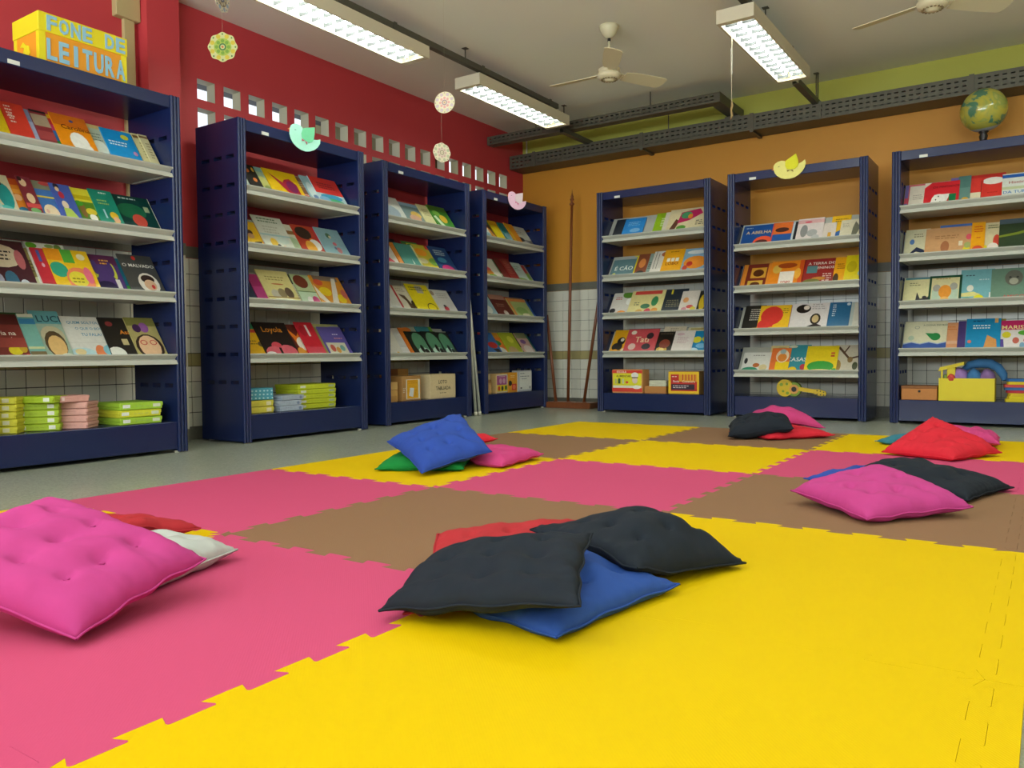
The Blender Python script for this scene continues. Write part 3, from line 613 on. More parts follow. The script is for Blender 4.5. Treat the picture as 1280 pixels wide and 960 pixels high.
BOOKS[6,1]=[
(0.082,0.330,0.165,1,'1e4c90','blue book with orange sunset circle','t,d8b888,.55,.68,.17,A ABELHA;c,e85838,.75,.24,.34,.26;c,5a2828,.7,.22,.22,.13;k,b8c8d8,.1,.35,.88,1;c,c8d088,.25,.15,.08,.06'),
(0.330,0.492,0.17,1,'2858a0','blue book with orange upper half','b,e07030,.5,1;c,4a2a24,.5,.68,.35,.1;k,c8d4e0,.2,.8,.12,1;r,d85048,0,0,.06,1'),
(0.472,0.536,0.165,0,'c8d4dc','pale blue and white book strip','b,3868a8,0,.14'),
(0.511,0.561,0.165,1,'24262c','black book spine strip',''),
(0.536,0.742,0.175,2,'dcd0ce','white book with grey and pink drawings','b,d8a8a8,.8,.95;c,8a8a8a,.28,.5,.14,.25;c,a8a8a8,.6,.4,.2,.15;c,d05868,.4,.85,.14,.04;c,b8b8b8,.75,.2,.15,.12'),
(0.711,0.839,0.125,1,'d8ccc4','small white card-like book','r,d8a038,.55,.2,.75,.5'),
(0.796,0.940,0.185,0,'ecb81e','yellow book with blue and red corner','c,3868b0,.6,.3,.35,.14;c,d05838,.6,.1,.3,.08;k,8a6a18,.2,.9,.86,2'),
(0.875,1.031,0.13,2,'d8d0b4','cream book with grey heron','p,6a6a58,.55,.1,.75,.1,.95,.6,.7,.9,.6,.6;k,a8a088,.1,.5,.8,3;r,c87858,.0,.0,.5,.06'),
]
BOOKS[6,2]=[
(0.076,0.331,0.185,1,'7e3024','maroon book with orange framed pictures','r,e08a30,.02,.0,.16,1;r,e08a30,.84,0,1,1;r,d8a038,.3,.45,.8,.85;c,5a3018,.55,.64,.18,.14;r,d8b048,.25,.05,.75,.35;c,6a3a20,.5,.2,.16,.1'),
(0.318,0.582,0.19,2,'e88a20','orange ornate book with white title box','r,f0e8dc,.3,.12,.75,.6;t,c83828,.52,.2,.13,ongo;c,d8b050,.2,.7,.14,.16;c,a84818,.5,.82,.3,.1;r,d85820,.88,0,1,1;c,f0b040,.85,.5,.1,.2'),
(0.576,0.847,0.2,0,'9c2e2c','dark red book with white title','t,f0e4d8,.56,.84,.12,A TERRA DOS;t,f0e4d8,.6,.68,.12,MENINOS;k,e8d0c8,.6,.85,.45,4;r,5a8a90,.12,.5,.42,.76;c,c88838,.5,.3,.2,.06;c,7a7a40,.3,.2,.25,.1'),
(0.823,0.930,0.195,1,'eea81c','amber book with mask drawing','k,8a5a14,.2,.8,.75,3;c,4a3820,.2,.25,.2,.18;b,4878b0,0,.08'),
(0.907,1.031,0.2,2,'e6d21c','yellow book with flat green ground','b,4a6038,0,.12;c,a8c8c8,.9,.36,.1,.08;c,c8b418,.4,.6,.3,.2'),
]
BOOKS[6,3]=[
(0.090,0.266,0.195,0,'2c2a26','black book with white lettering','k,d8d4c8,.3,.9,.85,6;p,8a6a38,0,0,1,0,1,.25,0,.12'),
(0.226,0.482,0.18,2,'f0c028','yellow book with big red splash','c,dc3c34,.42,.6,.36,.36;c,dc3c34,.25,.25,.26,.22;c,f0c028,.5,.08,.2,.1;k,a8902a,.75,.95,.85,3'),
(0.469,0.514,0.18,1,'8a3898','slim purple book',''),
(0.488,0.782,0.185,2,'dcd6d6',"white book with man's portrait",'c,241e1a,.32,.8,.2,.16;c,e8dcd0,.4,.84,.08,.08;k,b0aaaa,.55,.95,.94,3;c,2a2218,.68,.42,.14,.2;c,c8b080,.68,.42,.09,.14;p,2a2020,.35,0,.95,0,.85,.18,.7,.26,.5,.16'),
(0.764,0.945,0.19,1,'2c6892','steel blue book with upright white title','k,d8e4ec,.25,.4,.9,6;c,c8d4dc,.9,.92,.08,.05;r,d8a8b8,.7,.02,.85,.12'),
(0.909,1.031,0.19,0,'d4d0c0','white-cream book at the right end','r,b8c4c0,.3,0,.5,1'),
]
BOOKS[6,4]=[
(0.091,0.333,0.135,1,'dcdcd6','white book with children on green','c,3a9070,.3,.16,.3,.16;c,b86a38,.5,.4,.12,.1;c,d8c898,.75,.3,.14,.14;c,48a080,.8,.1,.2,.1;k,8a8a84,.35,.8,.85,1;c,3a3a3a,.12,.6,.06,.14'),
(0.307,0.490,0.195,0,'e0cc90','tan book behind orange one','c,c8b478,.5,.85,.3,.1'),
(0.327,0.483,0.165,2,'e87838','orange book with yellow lower half','r,f0cc20,.3,0,1,.46;c,f0d8b8,.6,.68,.34,.26;c,e08838,.6,.62,.24,.16;c,a8b8b8,.6,.86,.16,.1'),
(0.458,0.636,0.195,1,'3890a0','teal book titled in white capitals','t,f0f0ec,.45,.5,.24,CASAS;c,f0c828,.32,.14,.2,.11;c,c03848,.78,.24,.14,.1;b,e0e0d8,0,.05;c,d8d8c0,.2,.94,.2,.05'),
(0.611,0.857,0.18,2,'ecd024','yellow book with green turtle','c,3aa040,.5,.26,.42,.2;b,e8b890,0,.1;c,ecc880,.5,.1,.4,.06;r,c85838,.78,.7,.9,.76;r,c85838,.78,.6,.9,.66;c,3aa040,.94,.14,.08,.05'),
(0.827,1.031,0.195,0,'ccc4b0','beige book with brown branches and owls','p,5a4030,.1,.9,.16,.95,.6,.55,.55,.5;p,5a4030,.5,.55,.95,.65,.95,.6,.55,.5;c,a88848,.15,.3,.14,.2;c,4a5030,.8,.3,.1,.13;c,8a7048,.6,.5,.1,.1;p,5a4030,.3,.7,.5,.98,.54,.96,.36,.68'),
]
BOOKS[7,1]=[
(0.069,0.299,0.18,0,'d8626a','pink striped book at the left end','r,7a6aa8,0,0,.1,1;b,c85060,.3,.5'),
(0.101,0.236,0.16,1,'dcd2c2','white-cream book with faint pencil drawing','k,a89a90,.2,.8,.6,3;c,5a5048,.3,.06,.1,.05;c,5a5048,.7,.08,.12,.04'),
(0.204,0.434,0.165,2,'d42c34','red book with spotted dogs','t,4a1414,.62,.8,.14,OS PINTADOS;p,e8e4dc,.12,0,.6,0,.75,.5,.3,.5;c,f0ece4,.42,.28,.2,.24;c,2a2a2a,.35,.3,.02,.03;c,2a2a2a,.48,.2,.02,.03;c,2a2a2a,.42,.42,.02,.03;r,1a7a48,.72,.15,.92,.48;p,e8d8c8,.0,.8,.2,1,0,1'),
(0.372,0.444,0.2,0,'7a6aa8','violet book edge behind the red one',''),
(0.424,0.505,0.2,1,'6a9088','grey-green book with yellow pears','c,d8a838,.6,.14,.35,.14;b,58807a,.6,1'),
(0.485,0.723,0.2,0,'dc4038','red book with cream label','r,e4d8b8,.0,.22,.36,.42;c,d8d040,.15,.06,.2,.1;r,8a2820,.36,0,.375,.8;b,c83830,.9,1'),
(0.585,0.723,0.165,1,'d83c34','red book with white rounded top','c,e8e4dc,.45,.86,.5,.14;k,b02820,.2,.8,.4,1'),
(0.703,0.913,0.17,2,'d8dcd4','white book with blue top stripe','b,3060b0,.84,.96;t,a83838,.5,.66,.13,Histórias;t,3878b8,.5,.3,.2,DA TURMA;b,c0c8a0,.4,.5'),
]
BOOKS[7,2]=[
(0.072,0.239,0.2,0,'d4cfae','cream book with navy fish','p,28304a,.1,.1,.5,.25,.95,.15,.8,.3,.5,.4,.3,.25;c,5a80b8,.3,.58,.1,.09;b,b8c4c0,0,.06;k,8a8468,.35,.85,.82,2'),
(0.213,0.530,0.19,1,'cc9c6e','tan book with brown bear','c,a86c48,.42,.34,.09,.2;c,b07850,.42,.1,.12,.1;k,a8784e,.2,.7,.7,2;r,e8dcc0,.7,.34,.78,.5;c,e0d030,.86,.16,.08,.14;b,d8c0a0,0,.1;c,d85868,.9,.62,.06,.1;c,a0a868,.88,.34,.07,.1'),
(0.303,0.514,0.215,0,'4a70b8','blue book edge behind the tan one',''),
(0.514,0.600,0.205,2,'eca41c','orange-yellow book with red face','k,c83828,.2,.9,.85,3;c,d85838,.5,.14,.4,.12;k,c83828,.4,.8,.5,1'),
(0.580,0.629,0.2,0,'4a3028','dark brown book edge',''),
(0.595,0.708,0.2,1,'d4c8a0','cream book with red figure','k,5a6a40,.2,.9,.9,2;c,c84838,.7,.4,.2,.2;c,e8dcd0,.5,.2,.3,.14;r,5a8a48,.86,.0,1,.7;c,d8d038,.1,.16,.1,.12'),
(0.688,0.918,0.21,2,'34442e','dark green landscape book','b,50606a,.85,1;p,7a8a30,0,.5,.5,.58,1,.7,1,.62,.5,.5,0,.44;c,8a8a30,.2,.06,.14,.06'),
]
BOOKS[7,3]=[
(0.075,0.264,0.18,0,'58909c','teal book edge behind pale yellow one',''),
(0.069,0.264,0.16,1,'dfd8a6','pale yellow book with black wolf','p,3a3a40,.35,.05,.9,.1,1,.4,.85,.3,.6,.25,.48,.5,.45,.2;c,d8a848,.85,.1,.06,.08;k,8a8460,.2,.6,.85,2;c,3a3a40,.75,.3,.08,.05'),
(0.243,0.457,0.175,2,'1c4c38','dark green framed book with orange elephant','r,dcd4a4,.07,.02,.93,.92;r,b8ccb8,.1,.05,.9,.5;c,a8a8a0,.24,.56,.12,.13;c,a8a8a0,.76,.6,.12,.13;c,e8983a,.5,.42,.2,.24;c,f0b868,.5,.15,.14,.1;k,b89858,.2,.8,.88,1'),
(0.447,0.663,0.215,1,'7ab4be','tall light blue book with yellow bush','k,3a5a68,.15,.42,.82,1;p,e0d890,0,.3,.4,.34,.6,.26,.6,.2,0,.2;c,e8e8dc,.3,.44,.1,.1;c,e0d828,.56,.12,.16,.12;c,58986a,.2,.08,.2,.1;r,e8e4e0,.86,.05,.9,.3;k,c0d4d8,.55,.95,.68,1'),
(0.643,0.922,0.205,2,'6e8e7c','grey-green book with striped cat','c,6a6a60,.5,.7,.2,.24;c,b0b0a0,.5,.6,.1,.1;c,3a3a34,.42,.72,.03,.03;c,3a3a34,.58,.72,.03,.03;t,c86058,.5,.14,.13,AMIGO;r,d8dcd0,.82,.56,.94,.72;b,4a7a58,0,.08'),
]
BOOKS[7,4]=[
(0.073,0.363,0.195,1,'dedabc','cream book with green crocodile, blue waves','b,1e4a3a,0,.12;p,3a58a0,0,.12,1,.12,1,.32,.8,.26,.6,.32,.4,.26,.2,.32,0,.26;p,a8b8d0,0,.3,.2,.35,.4,.29,.6,.35,.8,.29,1,.35,1,.32,.8,.26,.6,.32,.4,.26,.2,.32,0,.26;c,2e8a4a,.74,.5,.12,.12;p,2e8a4a,.5,.62,.75,.6,.75,.5,.62,.46;t,6a7a60,.72,.87,.09,A DONA DO RIO;c,9aa090,.3,.8,.06,.05;c,dedabc,.3,.8,.045,.035;c,b8c8b0,.18,.46,.07,.08'),
(0.352,0.466,0.185,0,'dc9c70','peach book with orange title','k,d87828,.1,.7,.85,2;c,c85858,.2,.06,.2,.05;b,e0b090,.3,.4'),
(0.435,0.497,0.19,1,'4a3c78','dark purple book strip','r,c87848,.8,0,1,1'),
(0.487,0.707,0.2,2,'1e8cc0','blue book with orange tower','p,d89858,.5,0,.92,0,.88,.36,.62,.5;k,1a4a70,.2,.6,.92,1;k,e8f0f4,.2,.9,.78,2;c,d87868,.12,.3,.06,.05;c,d04858,.3,.06,.1,.06;r,e0b070,.82,.86,.92,1'),
(0.618,0.736,0.205,0,'8a8438','olive book edge behind the pink one',''),
(0.697,0.927,0.185,1,'e2dcda','white book with pink title band','b,c82868,.7,1;t,f0e0a0,.5,.78,.17,MARISTA;c,dcd030,.2,.54,.12,.1;c,58a838,.7,.6,.2,.08;c,c86858,.45,.36,.09,.1;c,d04858,.75,.36,.1,.09;p,5a4a98,.05,.05,.15,.05,.12,.4,.02,.4;c,78a0c0,.62,.2,.07,.1'),
]
ROWN = {1: 'top', 2: 'second', 3: 'third', 4: 'bottom'}
for (c, r), L in BOOKS.items():
    z0 = (LIPS6 if c == 6 else LIPS)[r-1]; placed = []
    for (u0, u1, hv, lay, colr, desc, sp) in L:
        while any(l == lay and u0 < b1-.001 and a0 < u1-.001 for a0, b1, l in placed): lay += 1
        placed.append((u0, u1, lay))
        w = u1-u0; h = (hv+.043)/math.cos(TH); th = .0065; off = .0008+lay*.0078
        loc = cpos(c, u0, .064-off*math.cos(TH), z0-.045+off*math.sin(TH))
        b = MB(); b.col = colr
        b.box(0, -th, 0, w, -th+.0014, h); b.box(0, -.0014, 0, w, 0, h); b.box(0, -th+.0014, 0, .0014, -.0014, h)
        o = b.build('picture_book', PRINT, loc=loc, rot=(-TH, 0, crz(c)))
        tag(o, '%s on %s shelf of %s' % (desc, ROWN[r], CNAME[c]), 'book', 'picture books on the %s shelf of the %s' % (ROWN[r], CNAME[c]))
        one('pages', lambda q: q.box(.0016, -th+.0015, .002, w-.0015, -.0015, h-.002), PAGES, o)
        if sp:
            q = MB(); q.col = colr; q.poly([(0, -th-.0002, 0), (w, -th-.0002, 0), (w, -th-.0002, h), (0, -th-.0002, h)]); art(q, sp, w, h, -th-.0002); q.build('cover_picture', PRINT, o)

# ------------------------------------------------------------------ things on the bookcase bases
BZ = .18
def rbox(name, c, u, d, z, w, dp, h, rz, colr, label, cat, group=None, sp='', side='', lid=True, m=PRINTM):
    """cardboard game box: tray, lid and printed front; (u, d) is the front left bottom corner, rz turns it"""
    b = MB(); b.col = colr; b.box(0, 0, 0, w, dp, h*.55 if lid else h, .003)
    o = b.build(name, m, loc=cpos(c, u, d, z), rot=(0, 0, crz(c)+rz)); tag(o, label, cat, group)
    if lid:
        q = MB(); q.col = colr; q.box(-.0035, -.0035, h*.42, w+.0035, dp+.0035, h-.0004, .0035); q.build('lid', m, o)
    yf = -.0042 if lid else -.0018
    if sp: q = MB(); q.col = colr; q.poly([(.004, yf, .1*h), (w-.004, yf, .1*h), (w-.004, yf, .9*h), (.004, yf, .9*h)]); art(q, sp, w, h, yf); q.build('front_print', PRINTM, o)
    if side:
        q = MB(); art(q, side, dp, h, 0)
        q.v = [(w+.0042-y, x, zz) for (x, y, zz) in q.v]; q.build('side_print', PRINTM, o)
    return o
ORD = ['lowest', 'second', 'third', 'fourth', 'topmost']
for k in range(5):
    rbox('game_box', 1, .035+.004*random.random(), .20, BZ+.0365*k, .215, .11, .036, -.72, 'd9d23a', 'yellow game box on far left base, %s of five' % ORD[k], 'game box', 'yellow game boxes stacked on the far left base',
         'r,e8e4c8,.05,.25,.18,.75;k,a87838,.28,.62,.55,1;r,e4e0b8,.72,.25,.86,.8', 'k,a88838,.2,.8,.5,1')
for k in range(5):
    rbox('game_box', 1, .245+.006*random.random(), .165, BZ+.036*k, .19, .13, .0355, -.62 if k < 4 else -.95, 'a8c428', 'lime green game box beside the yellow stack, %s of five' % ORD[k], 'game box', 'lime game boxes stacked on the far left base',
         'r,e8ece0,.08,.25,.2,.75;k,6a8a18,.3,.7,.5,1;r,e8ece0,.74,.25,.9,.8', 'k,7a9818,.2,.8,.5,1')
for k in range(5):
    rbox('game_box', 1, .43 if k < 4 else .405, .135 if k < 4 else .045, BZ+.0355*k, .15, .15, .035, -.85 if k < 4 else .02, 'd8a098', 'salmon pink game box on far left base, %s of five' % ORD[k], 'game box', 'pink game boxes stacked on the far left base',
         'k,b06a68,.2,.75,.6,1;r,e8d0cc,.05,.3,.14,.8', 'k,b06a68,.15,.85,.5,1')
for k, (cc, nm) in enumerate((('a4cc3c', 'lowest green'), ('d8d838', 'middle yellow'), ('a4cc3c', 'topmost green'))):
    rbox('game_box', 1, .715-.008*(k == 1), .03, BZ+.041*k, .245, .27, .04, .02-.02*k, cc, '%s game box of the three below the far left shelves' % nm, 'game box', 'wide game boxes at the right of the far left base',
         'r,e8ece8,.05,.3,.22,.75;k,88a8a0,.34,.7,.5,1;r,d8e0c8,.76,.3,.94,.75')
for k in range(2):
    rbox('game_box', 2, .075, .06+.003*k, BZ+.042*k, .215, .15, .041, .02, 'd8cc4c', '%s pale yellow box under the blue spotted parcel' % ('lower', 'upper')[k], 'game box', 'pale yellow boxes under the blue parcel', 'k,c0a840,.1,.5,.5,1;r,e8e0b8,.72,.2,.9,.8')
o = rbox('spotted_parcel', 2, .10, .10, BZ+.085, .19, .13, .078, -.22, '4c9cb4', 'turquoise spotted parcel on two pale yellow boxes', 'parcel', None, '', '', False)
q = MB(); rr = random.Random(4)
for k in range(24):
    q.col = 'b8dce4'; x, z = .012+.028*(k % 7)+rr.uniform(-.004, .004), .012+.024*(k//7); r0 = .007
    if z < .074: q.poly([(x+r0*math.cos(2*PI*j/8), -.0006, z+.8*r0*math.sin(2*PI*j/8)) for j in range(8)])
q.build('spots', PRINTM, o)
for k in range(3):
    rbox('game_box', 2, .335-.012*(k % 2)+.015*(k == 2), .05, BZ+.036*k, .195, .16, .0355, .03*k, 'a9b4c6', '%s grey blue game box left of the lime stack' % ('lowest', 'middle', 'topmost')[k], 'game box', 'grey blue game boxes on the green bird base',
         'k,5a6a88,.2,.7,.7,1;c,7888a8,.85,.5,.06,.3;k,6a7a90,.3,.6,.35,1')
for k in range(5):
    rbox('game_box', 2, .54+.004*(k % 2), .11, BZ+.0345*k, .345, .24, .034, 0, 'c8d22c', 'lime yellow game box on green bird base, %s of five' % ORD[k], 'game box', 'lime boxes stacked on the green bird base',
         'r,e4e8d8,.05,.3,.19,.75;k,6a8a28,.3,.68,.55,1;r,a8b890,.8,.3,.95,.75')
# third left bookcase: wooden and cardboard boxes
rbox('wooden_box', 3, .085, .05, BZ, .12, .12, .095, .05, 'c89c58', 'small plywood box, lower one at left of third left base', 'box', None, 'r,b48848,.1,.1,.9,.5', '', False)
rbox('wooden_box', 3, .095, .055, BZ+.096, .11, .11, .06, .0, 'd0a868', 'small plywood box, upper one at left of third left base', 'box', None, '', '', False)
rbox('wooden_box', 3, .22, .26, BZ, .34, .12, .255, 0, '9a6030', 'brown wooden box standing behind the yellow card box', 'box', None, 'b,7a4a22,.68,1;r,b88848,.62,.68,1,1', '', False)
o = rbox('cardboard_box', 3, .262, .06, BZ, .24, .17, .2, .04, 'b98a50', 'cardboard box with yellow printed card on its front', 'box', None,
         'k,d8d0c0,.04,.16,.5,3;r,e4e0d4,.2,.06,.93,.86;r,e4a81c,.24,.08,.84,.84;k,c88818,.28,.78,.78,2;p,d8dce0,.34,.2,.56,.14,.62,.5,.4,.52;k,c89018,.66,.8,.4,3', '', False)
rbox('wooden_box', 3, .60, .05, BZ, .34, .2, .205, 0, 'dcc69c', 'pale wooden box lettered LOTO TABUADA', 'box', None,
     't,1a1614,.48,.68,.2,LOTO;t,1a1614,.5,.42,.2,TABUADA;k,8a7a60,.36,.62,.22,1', '', False)
# pink bird bookcase
rbox('wooden_box', 4, .09, .06, BZ, .115, .12, .1, 0, 'c69a5c', 'lower small plywood box at left of pink bird base', 'box', None, 'r,d8ac6c,.1,.12,.9,.86', '', False)
rbox('wooden_box', 4, .095, .065, BZ+.101, .105, .11, .08, 0, 'cdb88c', 'upper small plywood box at left of pink bird base', 'box', None, 'b,9a7040,0,.4', '', False)
rbox('game_box', 4, .265, .05, BZ, .2, .1, .185, .03, 'dcb87c', 'game box with purple and yellow picture front', 'game box', None,
     'r,e8e0d0,.03,.04,.97,.94;r,a8508c,.05,.42,.9,.9;c,d0a0b8,.36,.62,.12,.14;c,d0a0b8,.66,.62,.12,.14;k,e0c8d8,.2,.8,.84,1;r,e8cc28,.05,.08,.95,.42;c,d03828,.22,.24,.1,.12;c,2a2a24,.5,.24,.1,.13;r,3a6a28,.72,.16,.9,.36', '', False)
rbox('game_box', 4, .478, .055, BZ, .155, .1, .19, 0, 'e09a24', 'orange game box with red square beside purple one', 'game box', None,
     'r,e8d8c0,.93,0,1,1;c,28281c,.16,.46,.2,.14;r,c83824,.34,.1,.86,.42;c,e07050,.6,.26,.18,.12;k,f0d8a0,.2,.7,.84,2', '', False)
rbox('game_box', 4, .645, .05, BZ, .24, .08, .205, 0, 'b9bcc4', 'white grey box with three lines of type', 'game box', None,
     'r,dcdcd8,.06,.08,.94,.95;k,4a5264,.12,.6,.86,1;k,4a5264,.12,.85,.72,1;k,6a7284,.2,.7,.6,1;r,4a4a50,.12,.13,.24,.2;r,4a4a50,.8,.12,.86,.24', '', False)
# flagpole bookcase
rbox('game_box', 5, .137, .035, BZ, .305, .15, .218, 0, 'e0a060', 'yellow and red game box with chef drawing', 'game box', None,
     'r,e4dc28,.03,.3,.97,.84;b,d83c2c,.84,.97;t,f4f0e4,.32,.9,.12,ESCOLA;t,5a3a18,.38,.72,.12,ALIMENTAR;r,e8e4d8,.03,.22,.97,.32;b,d83c2c,.06,.22;r,b8b880,.1,.4,.16,.6;r,3a5a28,.2,.4,.28,.62;r,c8d0b0,.34,.4,.4,.6;c,e8e4e0,.76,.76,.12,.12;c,e8d0c0,.76,.55,.09,.14;r,2a2422,.66,.64,.86,.68;c,d84838,.5,.46,.05,.05;c,f0f0e8,.82,.26,.14,.08', '', False)
rbox('wooden_box', 5, .455, .05, BZ, .21, .14, .065, 0, 'b87c40', 'low wooden tray box between two game boxes', 'box', None, '', '', False)
for k in range(4):
    rbox('card_pad', 5, .495+.004*(k % 2), .06, BZ+.066+.0135*k, .165, .11, .013, .01*k, 'd8d8c4', 'pale card pad on the wooden tray box, %s of four' % ('lowest', 'second', 'third', 'topmost')[k], 'card pad', 'pale card pads on the wooden tray box', '', '', False)
rbox('game_box', 5, .694, .04, BZ, .285, .15, .205, 0, 'b88a50', 'yellow framed game box with red panel and rods', 'game box', None,
     'r,ecc020,0,.03,1,.97;r,c02c24,.08,.14,.94,.86;p,e0a028,.35,.55,.94,.55,.94,.86,.35,.86;r,c02c24,.46,.6,.49,.86;r,c02c24,.56,.6,.59,.86;r,c02c24,.66,.6,.69,.86;r,c02c24,.76,.6,.79,.86;r,c02c24,.86,.4,.89,.86;r,2a1c30,.1,.2,.86,.44;t,f0e8e4,.26,.56,.11,Escala;t,f0e0c0,.67,.56,.13,Cuisenaire;k,d8c8d0,.16,.7,.36,2;k,f0d0c8,.12,.3,.76,1', '', False)
# yellow bird bookcase: toy guitar
t = empty('toy_guitar', cpos(6, .395, .06, BZ), crz(6), 'yellow painted toy guitar lying on yellow bird base', 'toy guitar')
YT = mat('yellow_toy_lacquer', 'd8b81c', .3, noise=.12, nscale=18)
GT = mat('green_toy_lacquer', '7a9a24', .35)
def ell(cx, cz, rx, rz_, n=24): return [(cx+rx*math.cos(2*PI*k/n), cz+rz_*math.sin(2*PI*k/n)) for k in range(n)]
one('lower_bout', lambda b: b.prism(ell(.068, .072, .066, .071), 'y', 0, .045), YT, t)
one('upper_bout', lambda b: b.prism(ell(.142, .062, .054, .058), 'y', .001, .044), GT, t)
one('sound_ring', lambda b: b.prism(ell(.142, .062, .038, .038), 'y', -.0015, .002), mat('orange_toy_lacquer', 'd89a4c', .35), t)
one('sound_hole', lambda b: b.prism(ell(.142, .062, .021, .021), 'y', -.0022, .002), BLACKP, t)
one('neck', lambda b: b.prism([(.18, .05), (.18, .082), (.30, .064), (.30, .032)], 'y', -.004, .02), YT, t)
one('headstock', lambda b: b.prism([(.30, .03), (.30, .066), (.34, .064), (.385, .05), (.395, .03), (.385, .012), (.34, .012)], 'y', -.002, .016), YT, t)
for (x, z) in ((.325, .054), (.35, .05), (.375, .042), (.325, .026), (.35, .022), (.375, .02)):
    one('tuning_peg', lambda b: b.prism(ell(x, z, .005, .005, 8), 'y', -.008, 0), BLACKP, t)
one('flower_print', lambda b: [b.prism(ell(x, z, r, r, 10), 'y', -.0012, .001) for x, z, r in ((.04, .1, .014), (.085, .105, .011), (.09, .03, .013), (.055, .045, .01))], GT, t)
# globe bookcase
o = rbox('wooden_drawer_box', 7, .075, .03, BZ, .24, .2, .105, 0, 'c07c3c', 'orange brown wooden box with small dark knob', 'box', None, '', '', False)
one('rim', lambda b: b.box(-.002, -.002, .085, .242, .202, .106, .002), mat('worn_brown_edge', '8a5424', .6), o)
one('knob', lambda b: b.lathe([(.009, 0), (.009, .004), (.006, .012)], n=10), BLACKP, o, loc=(.122, -.001, .066), rot=(PI/2, 0, 0))
t = empty('toy_bin', cpos(7, .325, .03, BZ), 0, 'open yellow cardboard bin heaped with soft toys', 'bin')
YB_ = mat('yellow_card', 'dcc810', .5, noise=.04)
for nm, bx in (('front_wall', (0, 0, 0, .355, .006, .165)), ('back_wall', (0, .194, 0, .355, .2, .165)), ('side_wall', (0, .006, 0, .006, .194, .165)), ('side_wall', (.349, .006, 0, .355, .194, .165)), ('bottom', (.006, .006, 0, .349, .194, .006))):
    one(nm, lambda b: b.box(*bx), YB_, t)
def soft(name, c3, r3, m, label, cat, rot=0):
    bm = bmesh.new(); bmesh.ops.create_icosphere(bm, subdivisions=3, radius=1)
    for v in bm.verts:
        k = 1+.05*math.sin(5*v.co.x+3*v.co.z)+.04*math.sin(7*v.co.y)
        v.co = Vector((v.co.x*r3[0]*k, v.co.y*r3[1]*k, v.co.z*r3[2]*k))
    b = MB(); b.sm = True; b.bm(bm)
    return tag(b.build(name, m, loc=c3, rot=(0, rot, 0)), label, cat)
LIL = mat('lilac_plush', '9a78b8', .9, noise=.08, nscale=40, bump=.4, bscale=300); SKY = mat('blue_plush', '3f78b0', .9, noise=.08, nscale=40, bump=.4, bscale=300)
soft('plush_ball', cpos(7, .455, .11, BZ+.175), (.06, .06, .066), LIL, 'lilac plush ball in the yellow bin, left one', 'soft toy')
soft('plush_ball', cpos(7, .63, .11, BZ+.165), (.052, .055, .066), mat('mauve_plush', '8a6aa0', .9, noise=.08, nscale=40), 'mauve plush ball at right end of yellow bin', 'soft toy')
soft('plush_ball', cpos(7, .547, .095, BZ+.17), (.047, .05, .066), SKY, 'blue plush ball between the lilac and mauve ones', 'soft toy')
soft('red_ball', cpos(7, .405, .05, BZ+.165), (.026, .026, .032), mat('red_plush', 'c8483c', .8), 'small red ball between yellow block and lilac ball', 'soft toy')
def snake(b):
    P = [(.0, 0, .0), (.04, 0, .035), (.1, 0, .048), (.17, 0, .045), (.22, -.01, .015), (.252, -.02, -.035), (.262, -.03, -.075)]
    b.tube(P, [.018, .03, .034, .034, .032, .028, .018], 12)
tag(one('plush_snake', snake, SKY, loc=cpos(7, .475, .16, BZ+.225)), 'blue plush tube draped along the back of yellow bin', 'soft toy')
t = empty('toy_block_house', cpos(7, .33, .06, BZ+.11), 0, 'yellow foam toy house with slanted roof in bin', 'toy')
one('wall_block', lambda b: b.box(.045, 0, 0, .1, .1, .135, .003), YB_, t)
one('roof', lambda b: b.prism([(-.012, .105), (.155, .152), (.155, .175), (.0, .135)], 'y', -.01, .11), YB_, t)
one('post', lambda b: b.box(.006, .004, 0, .018, .016, .113), YB_, t)
one('leaf_block', lambda b: b.box(.02, .03, 0, .044, .06, .08, .004), GT, t)
rr = random.Random(3)
for k, (cc, nm, w) in enumerate((('d8c41c', 'lowest yellow', .3), ('dcc81c', 'second yellow', .26), ('d8bc28', 'third yellow', .27), ('b83040', 'lower red', .27), ('3468a8', 'lower blue', .29), ('c04848', 'upper red', .31), ('e0c020', 'upper yellow', .28), ('2c62a4', 'topmost blue', .28))):
    P = []
    for j in range(16):
        a = 2*PI*j/16; rad = 1+.06*rr.uniform(-1, 1); P.append((w/2*max(-.9, min(.9, 1.15*math.cos(a)*rad)), .085*max(-.9, min(.9, 1.15*math.sin(a)*rad))))
    b = MB(); b.prism(P, 'z', 0, .0195)
    tag(b.build('foam_shape', mat('foam_'+nm.replace(' ', '_'), cc, .8, noise=.06, nscale=20), loc=cpos(7, .87+rr.uniform(-.01, .01), .14, BZ+.0205*k), rot=(0, 0, rr.uniform(-.1, .1))),
        '%s foam shape in the pile at right of yellow bin' % nm, 'foam shape', 'foam shapes piled beside the yellow bin')

